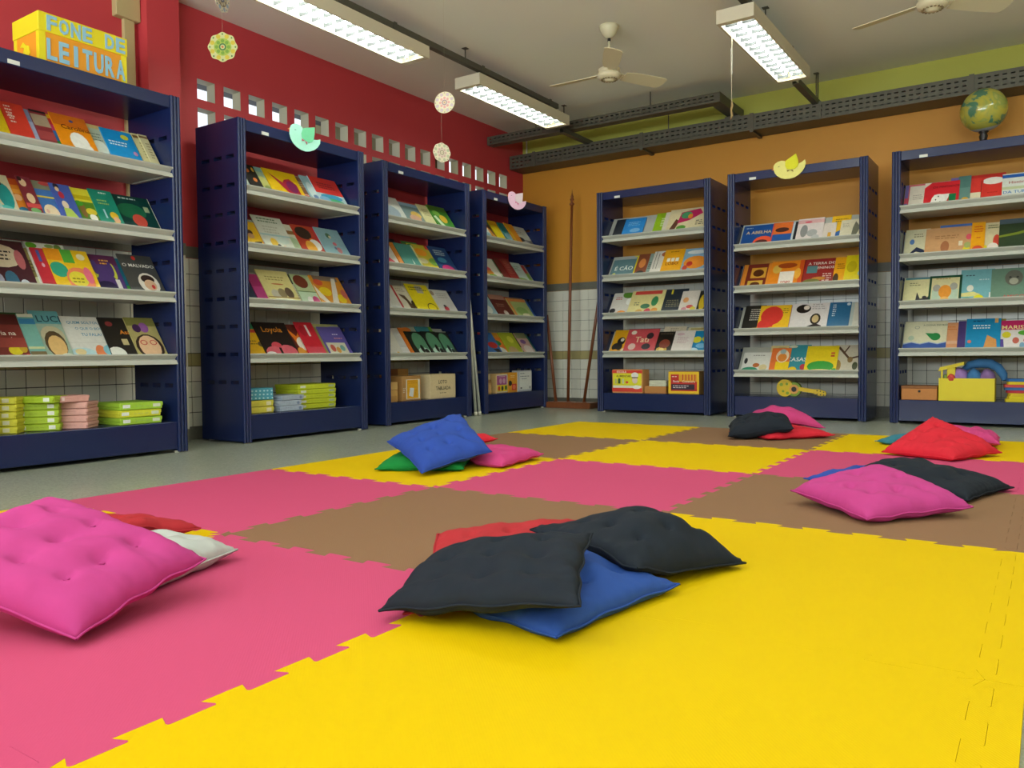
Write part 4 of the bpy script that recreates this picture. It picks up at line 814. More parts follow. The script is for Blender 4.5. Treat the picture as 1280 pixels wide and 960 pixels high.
# ------------------------------------------------------------------ things on the bookcase tops
t = empty('cardboard_box', cpos(1, .36, .05, CH), crz(1), 'yellow and orange box lettered FONE DE LEITURA atop bookcase', 'box')
OR = mat('orange_paper', 'e89a20', .6, noise=.03); YE = mat('yellow_paper', 'e6d81c', .6, noise=.03)
bw, bd, bh = .455, .26, .255
one('body', lambda b: b.box(0, 0, 0, bw, bd, .2), OR, t)
for (x, y) in ((0, 0), (bw, 0), (0, bd), (bw, bd)):
    one('edge_strip', lambda b: (b.box(x-.001 if x == 0 else x-.03, y-.0012 if y == 0 else y-.03, 0, x+.03 if x == 0 else x+.001, y+.03 if y == 0 else y+.0012, .17)), YE, t)
one('lid', lambda b: b.box(-.005, -.005, .16, bw+.005, bd+.005, bh, .002), YE, t)
LB = mat('light_blue_letter_foam', '8fc0d8', .6)
def letters(t_, s, x0, wd, z0, ht, y):
    n = len(s); step = wd/n
    for k, chh in enumerate(s):
        if chh == ' ': continue
        vs, fs, asp = text2d(chh, .03); b = MB(); zz = []
        wl_ = step*.84 if chh != 'I' else step*.34
        kh = ht/asp/1.0
        i = len(b.v)
        top = [(x0+step*(k+.5)+a*wl_, y-.003, z0+c*kh) for a, c in vs]
        b.v = top
        for q in fs: b.face(list(q))
        # thickness: outline quads
        ed = {}
        for q in fs:
            for m_ in range(len(q)):
                e = (q[m_], q[(m_+1) % len(q)]); ed[e] = 1
        nv = len(top); b.v += [(x_, y, z_) for x_, _, z_ in top]
        for (p_, q_) in ed:
            if (q_, p_) not in ed: b.face([q_, p_, p_+nv, q_+nv])
        b.build('letter', LB, t_)
letters(t, 'FONE DE', .03, bw-.035, .207, .076, -.0055)
letters(t, 'LEITURA', .03, bw-.035, .078, .106, -.0015)
one('paper_bird', lambda b: b.prism([(.09, .06), (.13, .05), (.16, .075), (.15, .1), (.19, .11), (.16, .13), (.13, .11), (.1, .1)], 'x', -.004, -.001), YE, t)
one('tape', lambda b: b.box(.0, bd-.03, .17, .03, bd+.012, .24, .003), LABELP, t)
# globe
t = empty('globe', cpos(7, .578, .21, CH), 0, 'large green and yellow terrestrial globe on top of bookcase', 'globe')
gm = mat('globe_print', '8a9a58', .16, coat=.4); nt = gm.node_tree; bs = nt.nodes['Principled BSDF']
tc = nt.nodes.new('ShaderNodeTexCoord'); nz = nt.nodes.new('ShaderNodeTexNoise'); nz.inputs['Scale'].default_value = 7.5; nz.inputs['Detail'].default_value = 5; nz.inputs['Distortion'].default_value = .6
nt.links.new(tc.outputs['Object'], nz.inputs['Vector']); cr = nt.nodes.new('ShaderNodeValToRGB'); cr.color_ramp.interpolation = 'LINEAR'
e = cr.color_ramp.elements; e[0].position = .40; e[0].color = (*hexc('4f7c62'), 1); e[1].position = .43; e[1].color = (*hexc('a5a64e'), 1)
for p_, c_ in ((.5, 'b4ac46'), (.58, '8fa052'), (.66, 'c0b460')): q = e.new(p_); q.color = (*hexc(c_), 1)
nt.links.new(nz.outputs['Fac'], cr.inputs[0])
sx = nt.nodes.new('ShaderNodeSeparateXYZ'); nt.links.new(tc.outputs['Object'], sx.inputs[0])
ml = nt.nodes.new('ShaderNodeMapRange'); ml.inputs[1].default_value = -.118; ml.inputs[2].default_value = -.11; ml.inputs[3].default_value = 1; ml.inputs[4].default_value = 0
nt.links.new(sx.outputs['Z'], ml.inputs[0]); mx = nt.nodes.new('ShaderNodeMix'); mx.data_type = 'RGBA'; mx.inputs[7].default_value = (*hexc('b4bcc4'), 1)
nt.links.new(ml.outputs[0], mx.inputs[0]); nt.links.new(cr.outputs[0], mx.inputs[6]); nt.links.new(mx.outputs[2], bs.inputs['Base Color'])
bm = bmesh.new(); bmesh.ops.create_uvsphere(bm, u_segments=40, v_segments=24, radius=.155); b = MB(); b.sm = True; b.bm(bm)
b.build('sphere', gm, t, loc=(0, 0, .262), rot=(math.radians(14), math.radians(-16), .6))
one('base', lambda b: b.lathe([(.1, 0), (.1, .012), (.05, .022), (.02, .03)], n=24), BLACKP, t)
one('stem', lambda b: b.lathe([(.02, .028), (.024, .05), (.03, .075), (.022, .095), (.034, .103), (.03, .112)], n=16), BLACKP, t)
# flat foam birds fixed to the top rails
def bird(name, c, u, z, s, tilt, body, wing, bow, label, yaw=0, vs=.76):
    t = empty(name, cpos(c, u, -.012-.48*s*math.sin(yaw), z), crz(c), label, 'paper bird'); t.rotation_euler = (0, tilt, crz(c)-yaw)
    f = lambda L: [((x-525)*s/435, vs*(600-y)*s/435) for x, y in L]
    B = [(330,420),(360,395),(400,385),(450,395),(490,430),(515,520),(560,600),(650,592),(700,588),(745,572),(738,640),(705,702),(655,750),(592,780),(530,790),(468,775),(410,740),(362,690),(326,620),(310,550),(313,480)]
    Wg = [(474,520),(500,438),(560,422),(665,400),(660,500),(648,592),(620,635),(580,650),(520,620),(482,590)]
    one('body', lambda b: b.prism(f(B), 'y', -.006, 0), body, t)
    one('wing', lambda b: b.prism(f(Wg), 'y', -.010, -.0062), wing, t)
    one('beak', lambda b: b.prism(f([(316,462),(286,474),(312,500)]), 'y', -.005, -.001), mat('orange_foam', 'e08a48', .8), t)
    one('eye', lambda b: b.prism(f([(375,480),(392,474),(408,480),(392,484)]), 'y', -.0072, -.006), BLACKP, t)
    one('bow', lambda b: (b.prism(f([(475,605),(478,640),(520,632)]), 'y', -.0125, -.0102), b.prism(f([(515,632),(552,650),(548,690)]), 'y', -.0125, -.0102)), bow, t)
FO = lambda n, h: mat(n, h, .85, noise=.06, nscale=60)
bird('paper_bird', 2, .50, 2.0, .212, 0, FO('mint_foam', 'a6e4d2'), FO('green_foam', '6cc496'), FO('dusty_red_ribbon', 'b8606a'), 'mint green foam bird on the bookcase top rail', math.radians(22), .88)
bird('paper_bird', 4, .48, 1.995, .19, 0, FO('pink_foam', 'ecc0dc'), FO('pale_pink_foam', 'e4cfd8'), FO('magenta_ribbon', 'd04888'), 'pink foam bird on the bookcase by the corner', math.radians(30), .95)
bird('paper_bird', 6, .52, 2.02, .25, math.radians(-20), FO('pale_yellow_foam', 'e4dc84'), FO('yellow_foam', 'd8d42c'), FO('brown_ribbon', '8a7a38'), 'yellow foam bird on the orange wall bookcase rail')
# ------------------------------------------------------------------ floor mats with dovetail edges
MX = {0: .007, 1: 1.0, 2: 2.0, 3: 3.0}
MY0 = -3.8897
MA = math.radians(.1254)
def mw(x, y): return (x*math.cos(MA)-(y)*math.sin(MA), MY0+y*math.cos(MA)+x*math.sin(MA))
NT = 7
def seam(p, q, nx, ny):
    """dovetail line from p to q; teeth stand towards (nx, ny)"""
    out = []; a = .0145
    L = ((q[0]-p[0])**2+(q[1]-p[1])**2)**.5; e = ((q[0]-p[0])/L, (q[1]-p[1])/L)
    for k in range(NT):
        for t, o in ((.27, -1), (.262, -.7), (.205, .62), (.212, .9), (.235, 1), (.765, 1), (.788, .9), (.795, .62), (.738, -.7), (.73, -1)):
            s = (k+t)/NT*L; out.append((p[0]+e[0]*s+nx*o*a, p[1]+e[1]*s+ny*o*a))
    return out
def mat_mesh_outline(x0, x1, y0, y1, L, R, B, T):
    """counter-clockwise outline; L, R, B, T say whether that side interlocks"""
    P = [(x0, y0)]
    if B: P += seam((x0, y0), (x1, y0), 0, 1)
    P.append((x1, y0))
    if R: P += seam((x1, y0), (x1, y1), 1, 0)
    P.append((x1, y1))
    if T: P += seam((x0, y1), (x1, y1), 0, 1)[::-1]
    P.append((x0, y1))
    if L: P += seam((x0, y0), (x0, y1), 1, 0)[::-1]
    return P
def foam(name, h):
    m = mat(name, h, .62, noise=.02, nscale=3, spec=.06)
    nt = m.node_tree; b = nt.nodes['Principled BSDF']; tc = nt.nodes.new('ShaderNodeTexCoord')
    w = nt.nodes.new('ShaderNodeTexWave'); w.inputs['Scale'].default_value = 90; w.bands_direction = 'DIAGONAL'; w.inputs['Distortion'].default_value = 1.2
    nt.links.new(tc.outputs['Object'], w.inputs['Vector']); bp = nt.nodes.new('ShaderNodeBump'); bp.inputs['Strength'].default_value = .12; bp.inputs['Distance'].default_value = .001
    nt.links.new(w.outputs['Fac'], bp.inputs['Height']); nt.links.new(bp.outputs[0], b.inputs['Normal']); return m
MC = {'Y': ('yellow', foam('yellow_eva_foam', 'dcb806')), 'P': ('pink', foam('pink_eva_foam', 'c94f78')), 'B': ('brown', foam('brown_eva_foam', '8d6c52'))}
LAY = {(0, -1): 'Y', (0, 0): 'P', (0, 1): 'Y', (0, 2): 'B', (0, 3): 'Y', (1, -1): 'P', (1, 0): 'B', (1, 1): 'P', (1, 2): 'Y', (1, 3): 'B', (2, -1): 'Y', (2, 0): 'Y', (2, 1): 'B', (2, 2): 'P', (2, 3): 'Y',
       (0, -2): 'B', (1, -2): 'P', (2, -2): 'Y'}
MLAB = {(0, -1): 'yellow foam mat at left edge behind the big magenta cushion', (0, 0): 'pink foam mat in left column behind the brown one', (0, 1): 'yellow foam mat under the blue and green cushion pile',
        (0, 2): 'brown foam mat at left side behind blue cushion pile', (0, 3): 'yellow foam mat in far corner before the flagpoles', (1, -1): 'pink foam mat under the big magenta cushion in front',
        (1, 0): 'brown foam mat behind the two black cushions', (1, 1): 'pink foam mat in the middle behind the black cushions', (1, 2): 'yellow foam mat in middle of the far rows',
        (1, 3): 'brown foam mat under the far pink, black and red pile', (2, -1): 'yellow foam mat filling the near right foreground', (2, 0): 'yellow foam mat right of the black cushions',
        (2, 1): 'brown foam mat under the magenta cushion at right', (2, 2): 'pink foam mat behind the magenta cushion at right', (2, 3): 'yellow foam mat under the red peaked cushion at right',
        (0, -2): 'brown foam mat nearest the camera at left', (1, -2): 'pink foam mat nearest the camera in middle', (2, -2): 'yellow foam mat nearest the camera at right'}
for (i, j), k in LAY.items():
    P = mat_mesh_outline(MX[i], MX[i+1], j, j+1, i > 0, True, j > -2, j < 3)
    cx, cy = (MX[i]+MX[i+1])/2, j+.5
    P = [(x+(.0003 if x < cx else -.0003), y+(.0003 if y < cy else -.0003)) for x, y in P]
    ox, oy = mw(cx, cy); Q = [(a-ox, c-oy) for a, c in (mw(x, y) for x, y in P)]
    b = MB(); b.prism(Q, 'z', .0004, .015)
    tag(b.build('foam_mat', MC[k][1], loc=(ox, oy, 0)), MLAB[i, j], 'floor mat', 'interlocking foam floor mats')
for j in range(-2, 4):
    k = LAY[2, j]; x1 = 3.055
    P = [(3.0, j), (x1, j), (x1, j+1), (3.0, j+1)]+seam((3.0, j), (3.0, j+1), 1, 0)[::-1]
    P = [(x+(.0003 if x < 3.035 else 0), y+(.0003 if y < j+.5 else -.0003)) for x, y in P]
    ox, oy = mw(3.03, j+.5); Q = [(a-ox, c-oy) for a, c in (mw(x, y) for x, y in P)]
    b = MB(); b.prism(Q, 'z', .0004, .015)
    nm = {-2: 'nearest the camera', -1: 'along the near right foreground mat', 0: 'right of the second yellow mat', 1: 'right of the brown mat', 2: 'right of the far pink mat', 3: 'right of the far yellow mat'}[j]
    tag(b.build('mat_border_strip', MC[k][1], loc=(ox, oy, 0)), '%s foam edging strip %s' % (MC[k][0], nm), 'mat edging', 'edging strips of the foam mats')

# ------------------------------------------------------------------ tufted cushions, draped over what lies below
GX0, GY0, GS, GN, GM = -.6, -5.2, .01, 390, 620
HMAP = np.full((GN, GM), .0152)
def cushion(corners, colr, label, th=.085, bulge=0.0, sag=(), tuft=.34, fold=None, seed=1, piping=True):
    """corners: four (x, y, z) of the seam, counter-clockwise; bulge lifts the middle"""
    N = 44; A, B_, C_, D_ = (np.array(c, float) for c in corners)
    t = np.linspace(0, 1, N+1); U, V = np.meshgrid(t, t, indexing='ij')
    # pull the sides in a little between the corners
    U2 = U+.030*(1-2*U)*(4*V*(1-V))**1.0*(np.abs(2*U-1)**3); V2 = V+.030*(1-2*V)*(4*U*(1-U))*(np.abs(2*V-1)**3)
    Pm = (A*((1-U2)*(1-V2))[..., None]+B_*(U2*(1-V2))[..., None]+C_*(U2*V2)[..., None]+D_*((1-U2)*V2)[..., None])
    Pm[..., 2] += .003*np.sin(U*19+seed)*np.cos(V*15+seed); Pm[..., :1] += (.004*np.sin(V*21+seed)*(4*V*(1-V)))[..., None]; Pm[..., 1:2] += (.004*np.sin(U*23+2*seed)*(4*U*(1-U)))[..., None]
    Pm[..., 2] += bulge*16*U*(1-U)*V*(1-V)
    rs = np.random.RandomState(seed)
    for _ in range(5):
        a, b_, p = rs.uniform(1, 4), rs.uniform(1, 4), rs.uniform(0, 6); Pm[..., 2] += .0022*np.sin(2*PI*(a*U+b_*V)+p)*np.minimum(1, 6*np.minimum(np.minimum(U, 1-U), np.minimum(V, 1-V)))
    if fold is not None: Pm[..., 2] += fold(U, V)
    prof = lambda q: np.clip(1-np.abs(2*q-1)**3.6, 0, 1)**.52
    T = th*prof(U)*prof(V)
    # tuft dimples, with shallow creases between them
    dim = np.zeros_like(U)
    for a in (.25, .5, .75):
        for c in (.25, .5, .75):
            r2 = ((U-a)**2+(V-c)**2); dim = np.maximum(dim, np.exp(-r2/.0011)+.40*np.exp(-r2/.012))
    cre = .20*(np.exp(-((U-.25)/.03)**2)+np.exp(-((U-.5)/.03)**2)+np.exp(-((U-.75)/.03)**2)+np.exp(-((V-.25)/.03)**2)+np.exp(-((V-.5)/.03)**2)+np.exp(-((V-.75)/.03)**2))*prof(U)*prof(V)
    # radial wrinkles running in from the seam
    wr = .0026*np.sin(U*70+3*np.sin(V*9+seed))*np.exp(-np.minimum(V, 1-V)/.07)+.0026*np.sin(V*74+3*np.sin(U*8+seed))*np.exp(-np.minimum(U, 1-U)/.07)
    edge = np.minimum(np.minimum(U, 1-U), np.minimum(V, 1-V))
    wr *= np.clip(edge/.02, 0, 1)
    top = T*(1-tuft*np.clip(dim, 0, 1)-.35*np.clip(cre, 0, 1)*tuft)*.6+wr; bot = T*(1-.3*np.clip(dim, 0, 1))*.4
    n = np.cross(B_-A, D_-A); n /= np.linalg.norm(n); n = n if n[2] > 0 else -n; n = n*.5+np.array([0, 0, .5]); n /= np.linalg.norm(n)
    Pt = Pm+n*top[..., None]; Pb = Pm-n*bot[..., None]
    ci = lambda P: (np.clip(((P[..., 0]-GX0)/GS).astype(int), 0, GN-1), np.clip(((P[..., 1]-GY0)/GS).astype(int), 0, GM-1))
    need = .5*np.maximum(0, HMAP[ci(Pb)]+.003-Pb[..., 2]); need = np.maximum(need, np.maximum(0, HMAP[ci(Pt)]+.012-Pt[..., 2]))
    lift = need.copy()
    for _ in range(10):
        p = np.pad(lift, 1, mode='edge'); sm = (p[:-2, 1:-1]+p[2:, 1:-1]+p[1:-1, :-2]+p[1:-1, 2:]+p[:-2, :-2]+p[2:, 2:]+p[2:, :-2]+p[:-2, 2:])/8
        lift = np.maximum(need, sm)
    for _ in range(2):
        p = np.pad(lift, 1, mode='edge'); lift = (p[:-2, 1:-1]+p[2:, 1:-1]+p[1:-1, :-2]+p[1:-1, 2:])/4*.5+lift*.5
    Pt[..., 2] += lift; Pb[..., 2] += lift; Pb[..., 2] = np.maximum(Pb[..., 2], .0155)
    for _ in range(1):
        ix = ci(Pt); np.maximum.at(HMAP, ix, Pt[..., 2])
        for dx, dy in ((1, 0), (-1, 0), (0, 1), (0, -1)):
            np.maximum.at(HMAP, (np.clip(ix[0]+dx, 0, GN-1), np.clip(ix[1]+dy, 0, GM-1)), Pt[..., 2])
    O = Pm.mean(axis=(0, 1)); O[2] = float(Pb[..., 2].min())
    b = MB(); b.sm = True; M = N+1
    b.v = [tuple(v) for v in (Pt-O).reshape(-1, 3)]; base = len(b.v); bi = {}
    for i in range(M):
        for j in range(M):
            if i in (0, N) or j in (0, N): bi[i, j] = i*M+j
            else: bi[i, j] = len(b.v); b.v.append(tuple(Pb[i, j]-O))
    ccw = np.cross((B_-A)[:2], (D_-A)[:2]) > 0
    for i in range(N):
        for j in range(N):
            q = [i*M+j, (i+1)*M+j, (i+1)*M+j+1, i*M+j+1]; r = [bi[i, j], bi[i, j+1], bi[i+1, j+1], bi[i+1, j]]
            b.face(q if ccw else q[::-1]); b.face(r if ccw else r[::-1])
    m = mat('cotton_'+colr, CUSH[colr], .85, noise=.05, nscale=30, bump=.35, bscale=900, spec=.25)
    o = tag(b.build('cushion', m, loc=tuple(O)), label, 'cushion', 'tufted floor cushions')
    ring = [Pt[i, 0] for i in range(N)]+[Pt[N, j] for j in range(N)]+[Pt[i, N] for i in range(N, 0, -1)]+[Pt[0, j] for j in range(N, 0, -1)]
    ring = [tuple(p-O) for p in ring[::2]]; s = MB(); s.tube(ring+[ring[0]], .0028, 5, False); s.build('seam_piping', m, o)
    for a in (.25, .5, .75):
        for c in (.25, .5, .75):
            i, j = int(round(a*N)), int(round(c*N)); p = Pt[i, j]-O
            q = MB(); q.lathe([(.006, -.001), (.007, .0006), (.003, .0016)], tuple(p), 8); q.build('tuft_stitch', m, o)
    return o
CUSH = {'magenta': 'be4089', 'red': 'd22638', 'wine': 'b02c34', 'grey': 'b9bebc', 'blue': '2d4ca6', 'green': '14803a', 'pink': 'c8417f', 'black': '1c232e', 'teal': '35788c', 'royal': '2c4f9e'}
# pile in front at left
cushion([(1.40,-4.36,.03), (1.31,-4.06,.045), (.98,-4.12,.05), (1.06,-4.46,.03)], 'grey', 'silver grey cushion with one corner showing beneath the magenta one', seed=11)
cushion([(1.05,-3.99,.06), (.66,-4.05,.05), (.60,-4.45,.05), (1.02,-4.40,.06)], 'wine', 'brick red cushion behind the big magenta one at left', seed=12, th=.08)
cushion([(1.60,-4.63,.035), (1.52,-4.30,.10), (1.15,-4.45,.225), (1.22,-4.80,.15)], 'magenta', 'big magenta cushion leaning at the front left', seed=13, th=.10)
# pile at left behind
cushion([(.50,-2.70,.025), (.86,-2.50,.03), (.66,-2.13,.04), (.32,-2.33,.04)], 'green', 'green cushion mostly hidden under the blue one', seed=21)
cushion([(.97,-2.34,.03), (.95,-1.95,.045), (.58,-1.93,.045), (.59,-2.33,.03)], 'pink', 'pink cushion lying under the tilted blue one', seed=22, th=.075)
cushion([(.61,-1.87,.095), (.24,-1.62,.06), (.02,-1.95,.05), (.38,-2.18,.07)], 'red', 'red cushion corner peeking behind the tilted blue one', seed=23, th=.07)
cushion([(.80,-2.72,.035), (.90,-2.33,.095), (.55,-2.12,.245), (.42,-2.53,.135)], 'blue', 'royal blue cushion tilted on top of left middle pile', seed=24, th=.09)
# pile in the middle foreground
cushion([(1.995,-4.175,.022), (2.30,-3.88,.03), (2.0,-3.43,.085), (1.76,-3.78,.085)], 'wine', 'dark red cushion at bottom of the black cushion pile', seed=31, th=.075)
cushion([(2.335,-4.135,.03), (2.40,-3.71,.035), (2.05,-3.72,.03), (1.97,-4.09,.03)], 'royal', 'blue cushion sticking out in front of black ones', seed=32, th=.075)
cushion([(2.34,-3.80,.06), (2.46,-3.43,.03), (2.10,-3.30,.06), (2.05,-3.78,.06)], 'black', 'black cushion draped at right of front pile', seed=33, th=.08, bulge=.07)
cushion([(1.965,-4.215,.04), (2.40,-4.16,.11), (2.245,-3.83,.155), (1.92,-4.0,.06)], 'black', 'black cushion on top at left of front pile', seed=34, th=.075)
# far pile before the yellow bird bookcase
cushion([(1.68,-.56,.03), (1.98,-.20,.035), (1.62,.10,.035), (1.33,-.25,.03)], 'red', 'red cushion at bottom of far middle pile', seed=41, th=.07)
cushion([(1.86,.08,.05), (1.60,.42,.04), (1.22,.22,.04), (1.50,-.12,.12)], 'pink', 'dark pink cushion arched at back of far pile', seed=42, th=.085, bulge=.07)
cushion([(1.45,-.62,.04), (1.80,-.46,.09), (1.68,-.10,.10), (1.33,-.26,.07)], 'black', 'black cushion at front of far middle pile', seed=43, th=.12)
# pile at right behind
cushion([(2.24,-.40,.03), (2.56,-.62,.03), (2.78,-.30,.04), (2.46,-.04,.04)], 'teal', 'teal cushion peeping out left of the red peaked one', seed=51, th=.07)
cushion([(2.55,-.30,.07), (2.86,-.42,.05), (2.84,-.02,.05), (2.52,.10,.07)], 'pink', 'pink cushion behind the red peaked one at right', seed=52, th=.08)
cushion([(2.70,-1.05,.03), (2.88,-.68,.035), (2.55,-.52,.19), (2.36,-.91,.03)], 'red', 'bright red cushion peaked up at right rear', seed=53, th=.085)
# pile at right
cushion([(2.25,-2.03,.035), (2.58,-2.28,.03), (2.82,-1.98,.03), (2.48,-1.70,.06)], 'blue', 'dark blue cushion edge beneath the magenta one at right', seed=61, th=.07)
cushion([(2.85,-2.20,.03), (2.97,-1.81,.03), (2.57,-1.70,.07), (2.45,-2.10,.06)], 'black', 'black cushion behind the magenta one at right', seed=62, th=.08)
cushion([(2.62,-2.755,.035), (2.88,-2.45,.05), (2.56,-2.17,.12), (2.32,-2.49,.06)], 'magenta', 'magenta cushion on top of the right hand pile', seed=63, th=.095)

# ------------------------------------------------------------------ ceiling luminaires, rails and cable trays
TUBE = bpy.data.materials.new('lit_fluorescent_tube'); TUBE.use_nodes = True; nt = TUBE.node_tree; nt.nodes.clear()
em = nt.nodes.new('ShaderNodeEmission'); ou = nt.nodes.new('ShaderNodeOutputMaterial'); nt.links.new(em.outputs[0], ou.inputs[0])
em.inputs[0].default_value = (*LAMP_C, 1); em.inputs[1].default_value = LAMP_W/(PI*2*PI*.0145*1.26*2)*1.25
REFL = mat('white_reflector', 'eeeeea', .25, metal=.0)
LUV = mat('grey_louvre', '383c40', .5)
HOUS = mat('cream_lamp_housing', 'd2cab2', .5)
def luminaire(x, y0, label):
    w, l, h, zb = .235, 1.36, .08, 2.6
    t = empty('ceiling_luminaire', (x, y0, zb), 0, label, 'ceiling light', 'fluorescent ceiling luminaires')
    b = MB(); e = .02
    b.plate([-w/2, -w/2+.014, w/2-.014, w/2], [0, .045, l-.045, l], lambda i, j: i == 1 and j == 1, (0, 0, 0), (1, 0, 0), (0, 1, 0), (0, 0, -1), .003)
    b.box(-w/2, 0, .003, -w/2+.004, l, h); b.box(w/2-.004, 0, .003, w/2, l, h); b.box(-w/2+.004, 0, .003, w/2-.004, .004, h); b.box(-w/2+.004, l-.004, .003, w/2-.004, l, h)
    b.box(-w/2, 0, h, w/2, l, h+.004); b.build('housing', HOUS, t)
    q = MB(); q.box(-w/2+.006, .04, h-.006, w/2-.006, l-.04, h-.002)
    for s in (-1, 1): q.poly([(s*(w/2-.006), .04, h-.006), (s*(w/2-.006), l-.04, h-.006), (s*(w/2-.013), l-.04, .006), (s*(w/2-.013), .04, .006)])
    q.poly([(-.012, .05, h-.006), (.012, .05, h-.006), (0, .05, .02)]); q.prism([(-.02, h-.006), (.02, h-.006), (0, .03)], 'y', .05, l-.05)
    q.build('reflector', REFL, t)
    for s in (-1, 1):
        u = MB(); u.tube([(s*.05, .05, .044), (s*.05, l-.05, .044)], .0145, 8); u.build('fluorescent_tube', TUBE, t)
        for yy in (.047, l-.047): one('lamp_holder', lambda c: c.box(s*.05-.014, yy-.007, .02, s*.05+.014, yy+.007, h-.004), WHITEP, t)
    for k in range(13):
        yy = .1+k*(l-.2)/12
        u = MB()
        for s in (-1, 1): u.prism([(s*.014, .006), (s*.094, .006), (s*.094, .040), (s*.07, .026), (s*.035, .026), (s*.014, .036)], 'y', yy-.002, yy+.002)
        u.build('louvre_blade', LUV, t)
    return t
luminaire(-.635, -2.405, 'ceiling luminaire with louvre blades nearest above green bird bookcase')
luminaire(-.655, -.435, 'ceiling luminaire near the red corner beside the fan')
luminaire(1.43, -.45, 'ceiling luminaire with hanging cord above the yellow bird')
def channel(b, P0, P1, w, h):
    """open C channel along x or y"""
    (x0, y0, z0), (x1, y1, z1) = P0, P1
    if abs(y1-y0) > abs(x1-x0): b.box(x0-w/2, y0, z0, x0+w/2, y1, z0+.003); b.box(x0-w/2, y0, z0+.003, x0-w/2+.003, y1, z0+h); b.box(x0+w/2-.003, y0, z0+.003, x0+w/2, y1, z0+h); b.box(x0-w/2+.003, y0, z0+h-.003, x0-w/2+.012, y1, z0+h); b.box(x0+w/2-.012, y0, z0+h-.003, x0+w/2-.003, y1, z0+h)
    else: b.box(x0, y0-w/2, z0, x1, y0+w/2, z0+.003); b.box(x0, y0-w/2, z0+.003, x1, y0-w/2+.003, z0+h); b.box(x0, y0+w/2-.003, z0+.003, x1, y0+w/2, z0+h)
def rail(x, y0, y1, z, rods, clamps, label, w=.042, h=.042):
    t = empty('ceiling_rail', (x, y0, z), 0, label, 'rail')
    one('channel', lambda b: channel(b, (0, 0, 0), (0, y1-y0, 0), w, h), TRAYM, t)
    for y in rods: one('hanger_rod', lambda b: b.tube([(0, y-y0, h*.4), (0, y-y0, ZC-z)], .005, 6), TRAYM, t)
    for y in rods: one('hanger_plate', lambda b: b.box(-.02, y-y0-.02, ZC-z-.004, .02, y-y0+.02, ZC-z), TRAYM, t)
    for y in clamps: one('clamp', lambda b: (b.box(-w/2-.005, y-y0-.015, -.006, -w/2, y-y0+.015, h+.006), b.box(w/2, y-y0-.015, -.006, w/2+.005, y-y0+.015, h+.006), b.box(-w/2-.005, y-y0-.015, -.008, w/2+.005, y-y0+.015, -.002), b.tube([(0, y-y0, -.008), (0, y-y0, -.05)], .005, 6)), TRAYM, t)
    return t
rail(-.62, -7.0, .84, 2.735, (-6.2, -4.4, -2.6, -.50), (-2.1, -1.3, -.30, .70), 'long grey ceiling rail above the two left luminaires')
rail(1.455, -7.0, .80, 2.735, (-6.2, -4.4, -2.6, .1), (-.3, .7), 'grey ceiling rail above the right hand luminaire')
rail(-.72, 1.10, 1.66, 2.60, (1.14,), (), 'short grey rail linking both cable trays at left', .05, .04)
rail(1.425, .98, 1.66, 2.60, (1.62,), (), 'short grey rail behind the right luminaire to cable tray', .05, .04)
def perforated(b, L, h, O, eu, ev, en):
    us = [0]; x = .03
    while x+.035 < L: us += [x, x+.028]; x += .052
    us.append(L); vs = [0]; n = 3 if h > .1 else 2
    for k in range(n): c = h*(k+.8)/(n+.6); vs += [c-.0045, c+.0045]
    vs.append(h); b.plate(us, vs, lambda i, j: i % 2 == 1 and j % 2 == 1, O, eu, ev, en, .002)
t = empty('cable_tray', (XW+.012, 1.60, 2.475), 0, 'deep perforated grey cable tray along the back wall', 'cable tray')
TL = 5.0
b = MB(); perforated(b, TL, .135, (0, 0, 0), (1, 0, 0), (0, 0, 1), (0, -1, 0)); b.build('front_flange', TRAYM, t)
one('bottom_plate', lambda b: b.box(0, .002, 0, TL, .255, .003), TRAYM, t)
one('back_flange', lambda b: b.box(0, .255, 0, TL, .258, .135), TRAYM, t)
one('shade_lid', lambda b: b.box(0, .0, .1352, TL, .258, .138), TRAYM, t)  # lid added so the front slots look dark from below
for x in (.3, 1.5, 2.54, 3.1, 4.2): one('joint_plate', lambda b: b.box(x-.018, -.006, -.004, x+.018, -.001, .145), TRAYM, t)
for x in (1.5, 2.54, 4.2): one('bracket', lambda b: b.box(x-.016, -.006, -.018, x+.016, .258, -.004), TRAYM, t)
for x in (1.75, 3.08): one('hanger_rod', lambda b: b.tube([(x, .05, .003), (x, .05, ZC-2.475)], .005, 6), TRAYM, t)
t = empty('cable_tray', (XW+.012, 1.20, 2.645), 0, 'narrow cable tray near ceiling turning back to the deep one', 'cable tray')
L2 = 2.40
b = MB(); perforated(b, L2, .08, (0, 0, 0), (1, 0, 0), (0, 0, 1), (0, -1, 0)); b.build('front_flange', TRAYM, t)
one('bottom_plate', lambda b: b.box(0, .002, 0, L2, .098, .003), TRAYM, t)
one('back_flange', lambda b: b.box(0, .098, 0, L2-.1, .1, .08), TRAYM, t)
one('shade_lid', lambda b: b.box(0, 0, .0802, L2, .1, .082), TRAYM, t)  # added lid here too, keeps light out behind the slots
b = MB(); b.box(L2-.1, .1, 0, L2, .62, .003); b.build('branch_bottom', TRAYM, t)
b = MB(); b.box(L2-.002, .0, .003, L2, .62, .08); b.box(L2-.1, .1, .003, L2-.098, .62, .08); b.build('branch_flange', TRAYM, t)
one('branch_foot', lambda b: b.box(L2-.12, .46, -.05, L2+.02, .56, -.002), TRAYM, t)
for x in (.55, 1.75): one('hanger_rod', lambda b: b.tube([(x, .05, .003), (x, .05, ZC-2.645)], .005, 6), TRAYM, t)
tag(one('conduit_pipe', lambda b: b.tube([(0, 0, 0), (0, 0, .33)], .009, 10), WHITEP, loc=(-1.60, 1.855, 2.53)), 'thin pale conduit in the corner above cable tray', 'conduit')
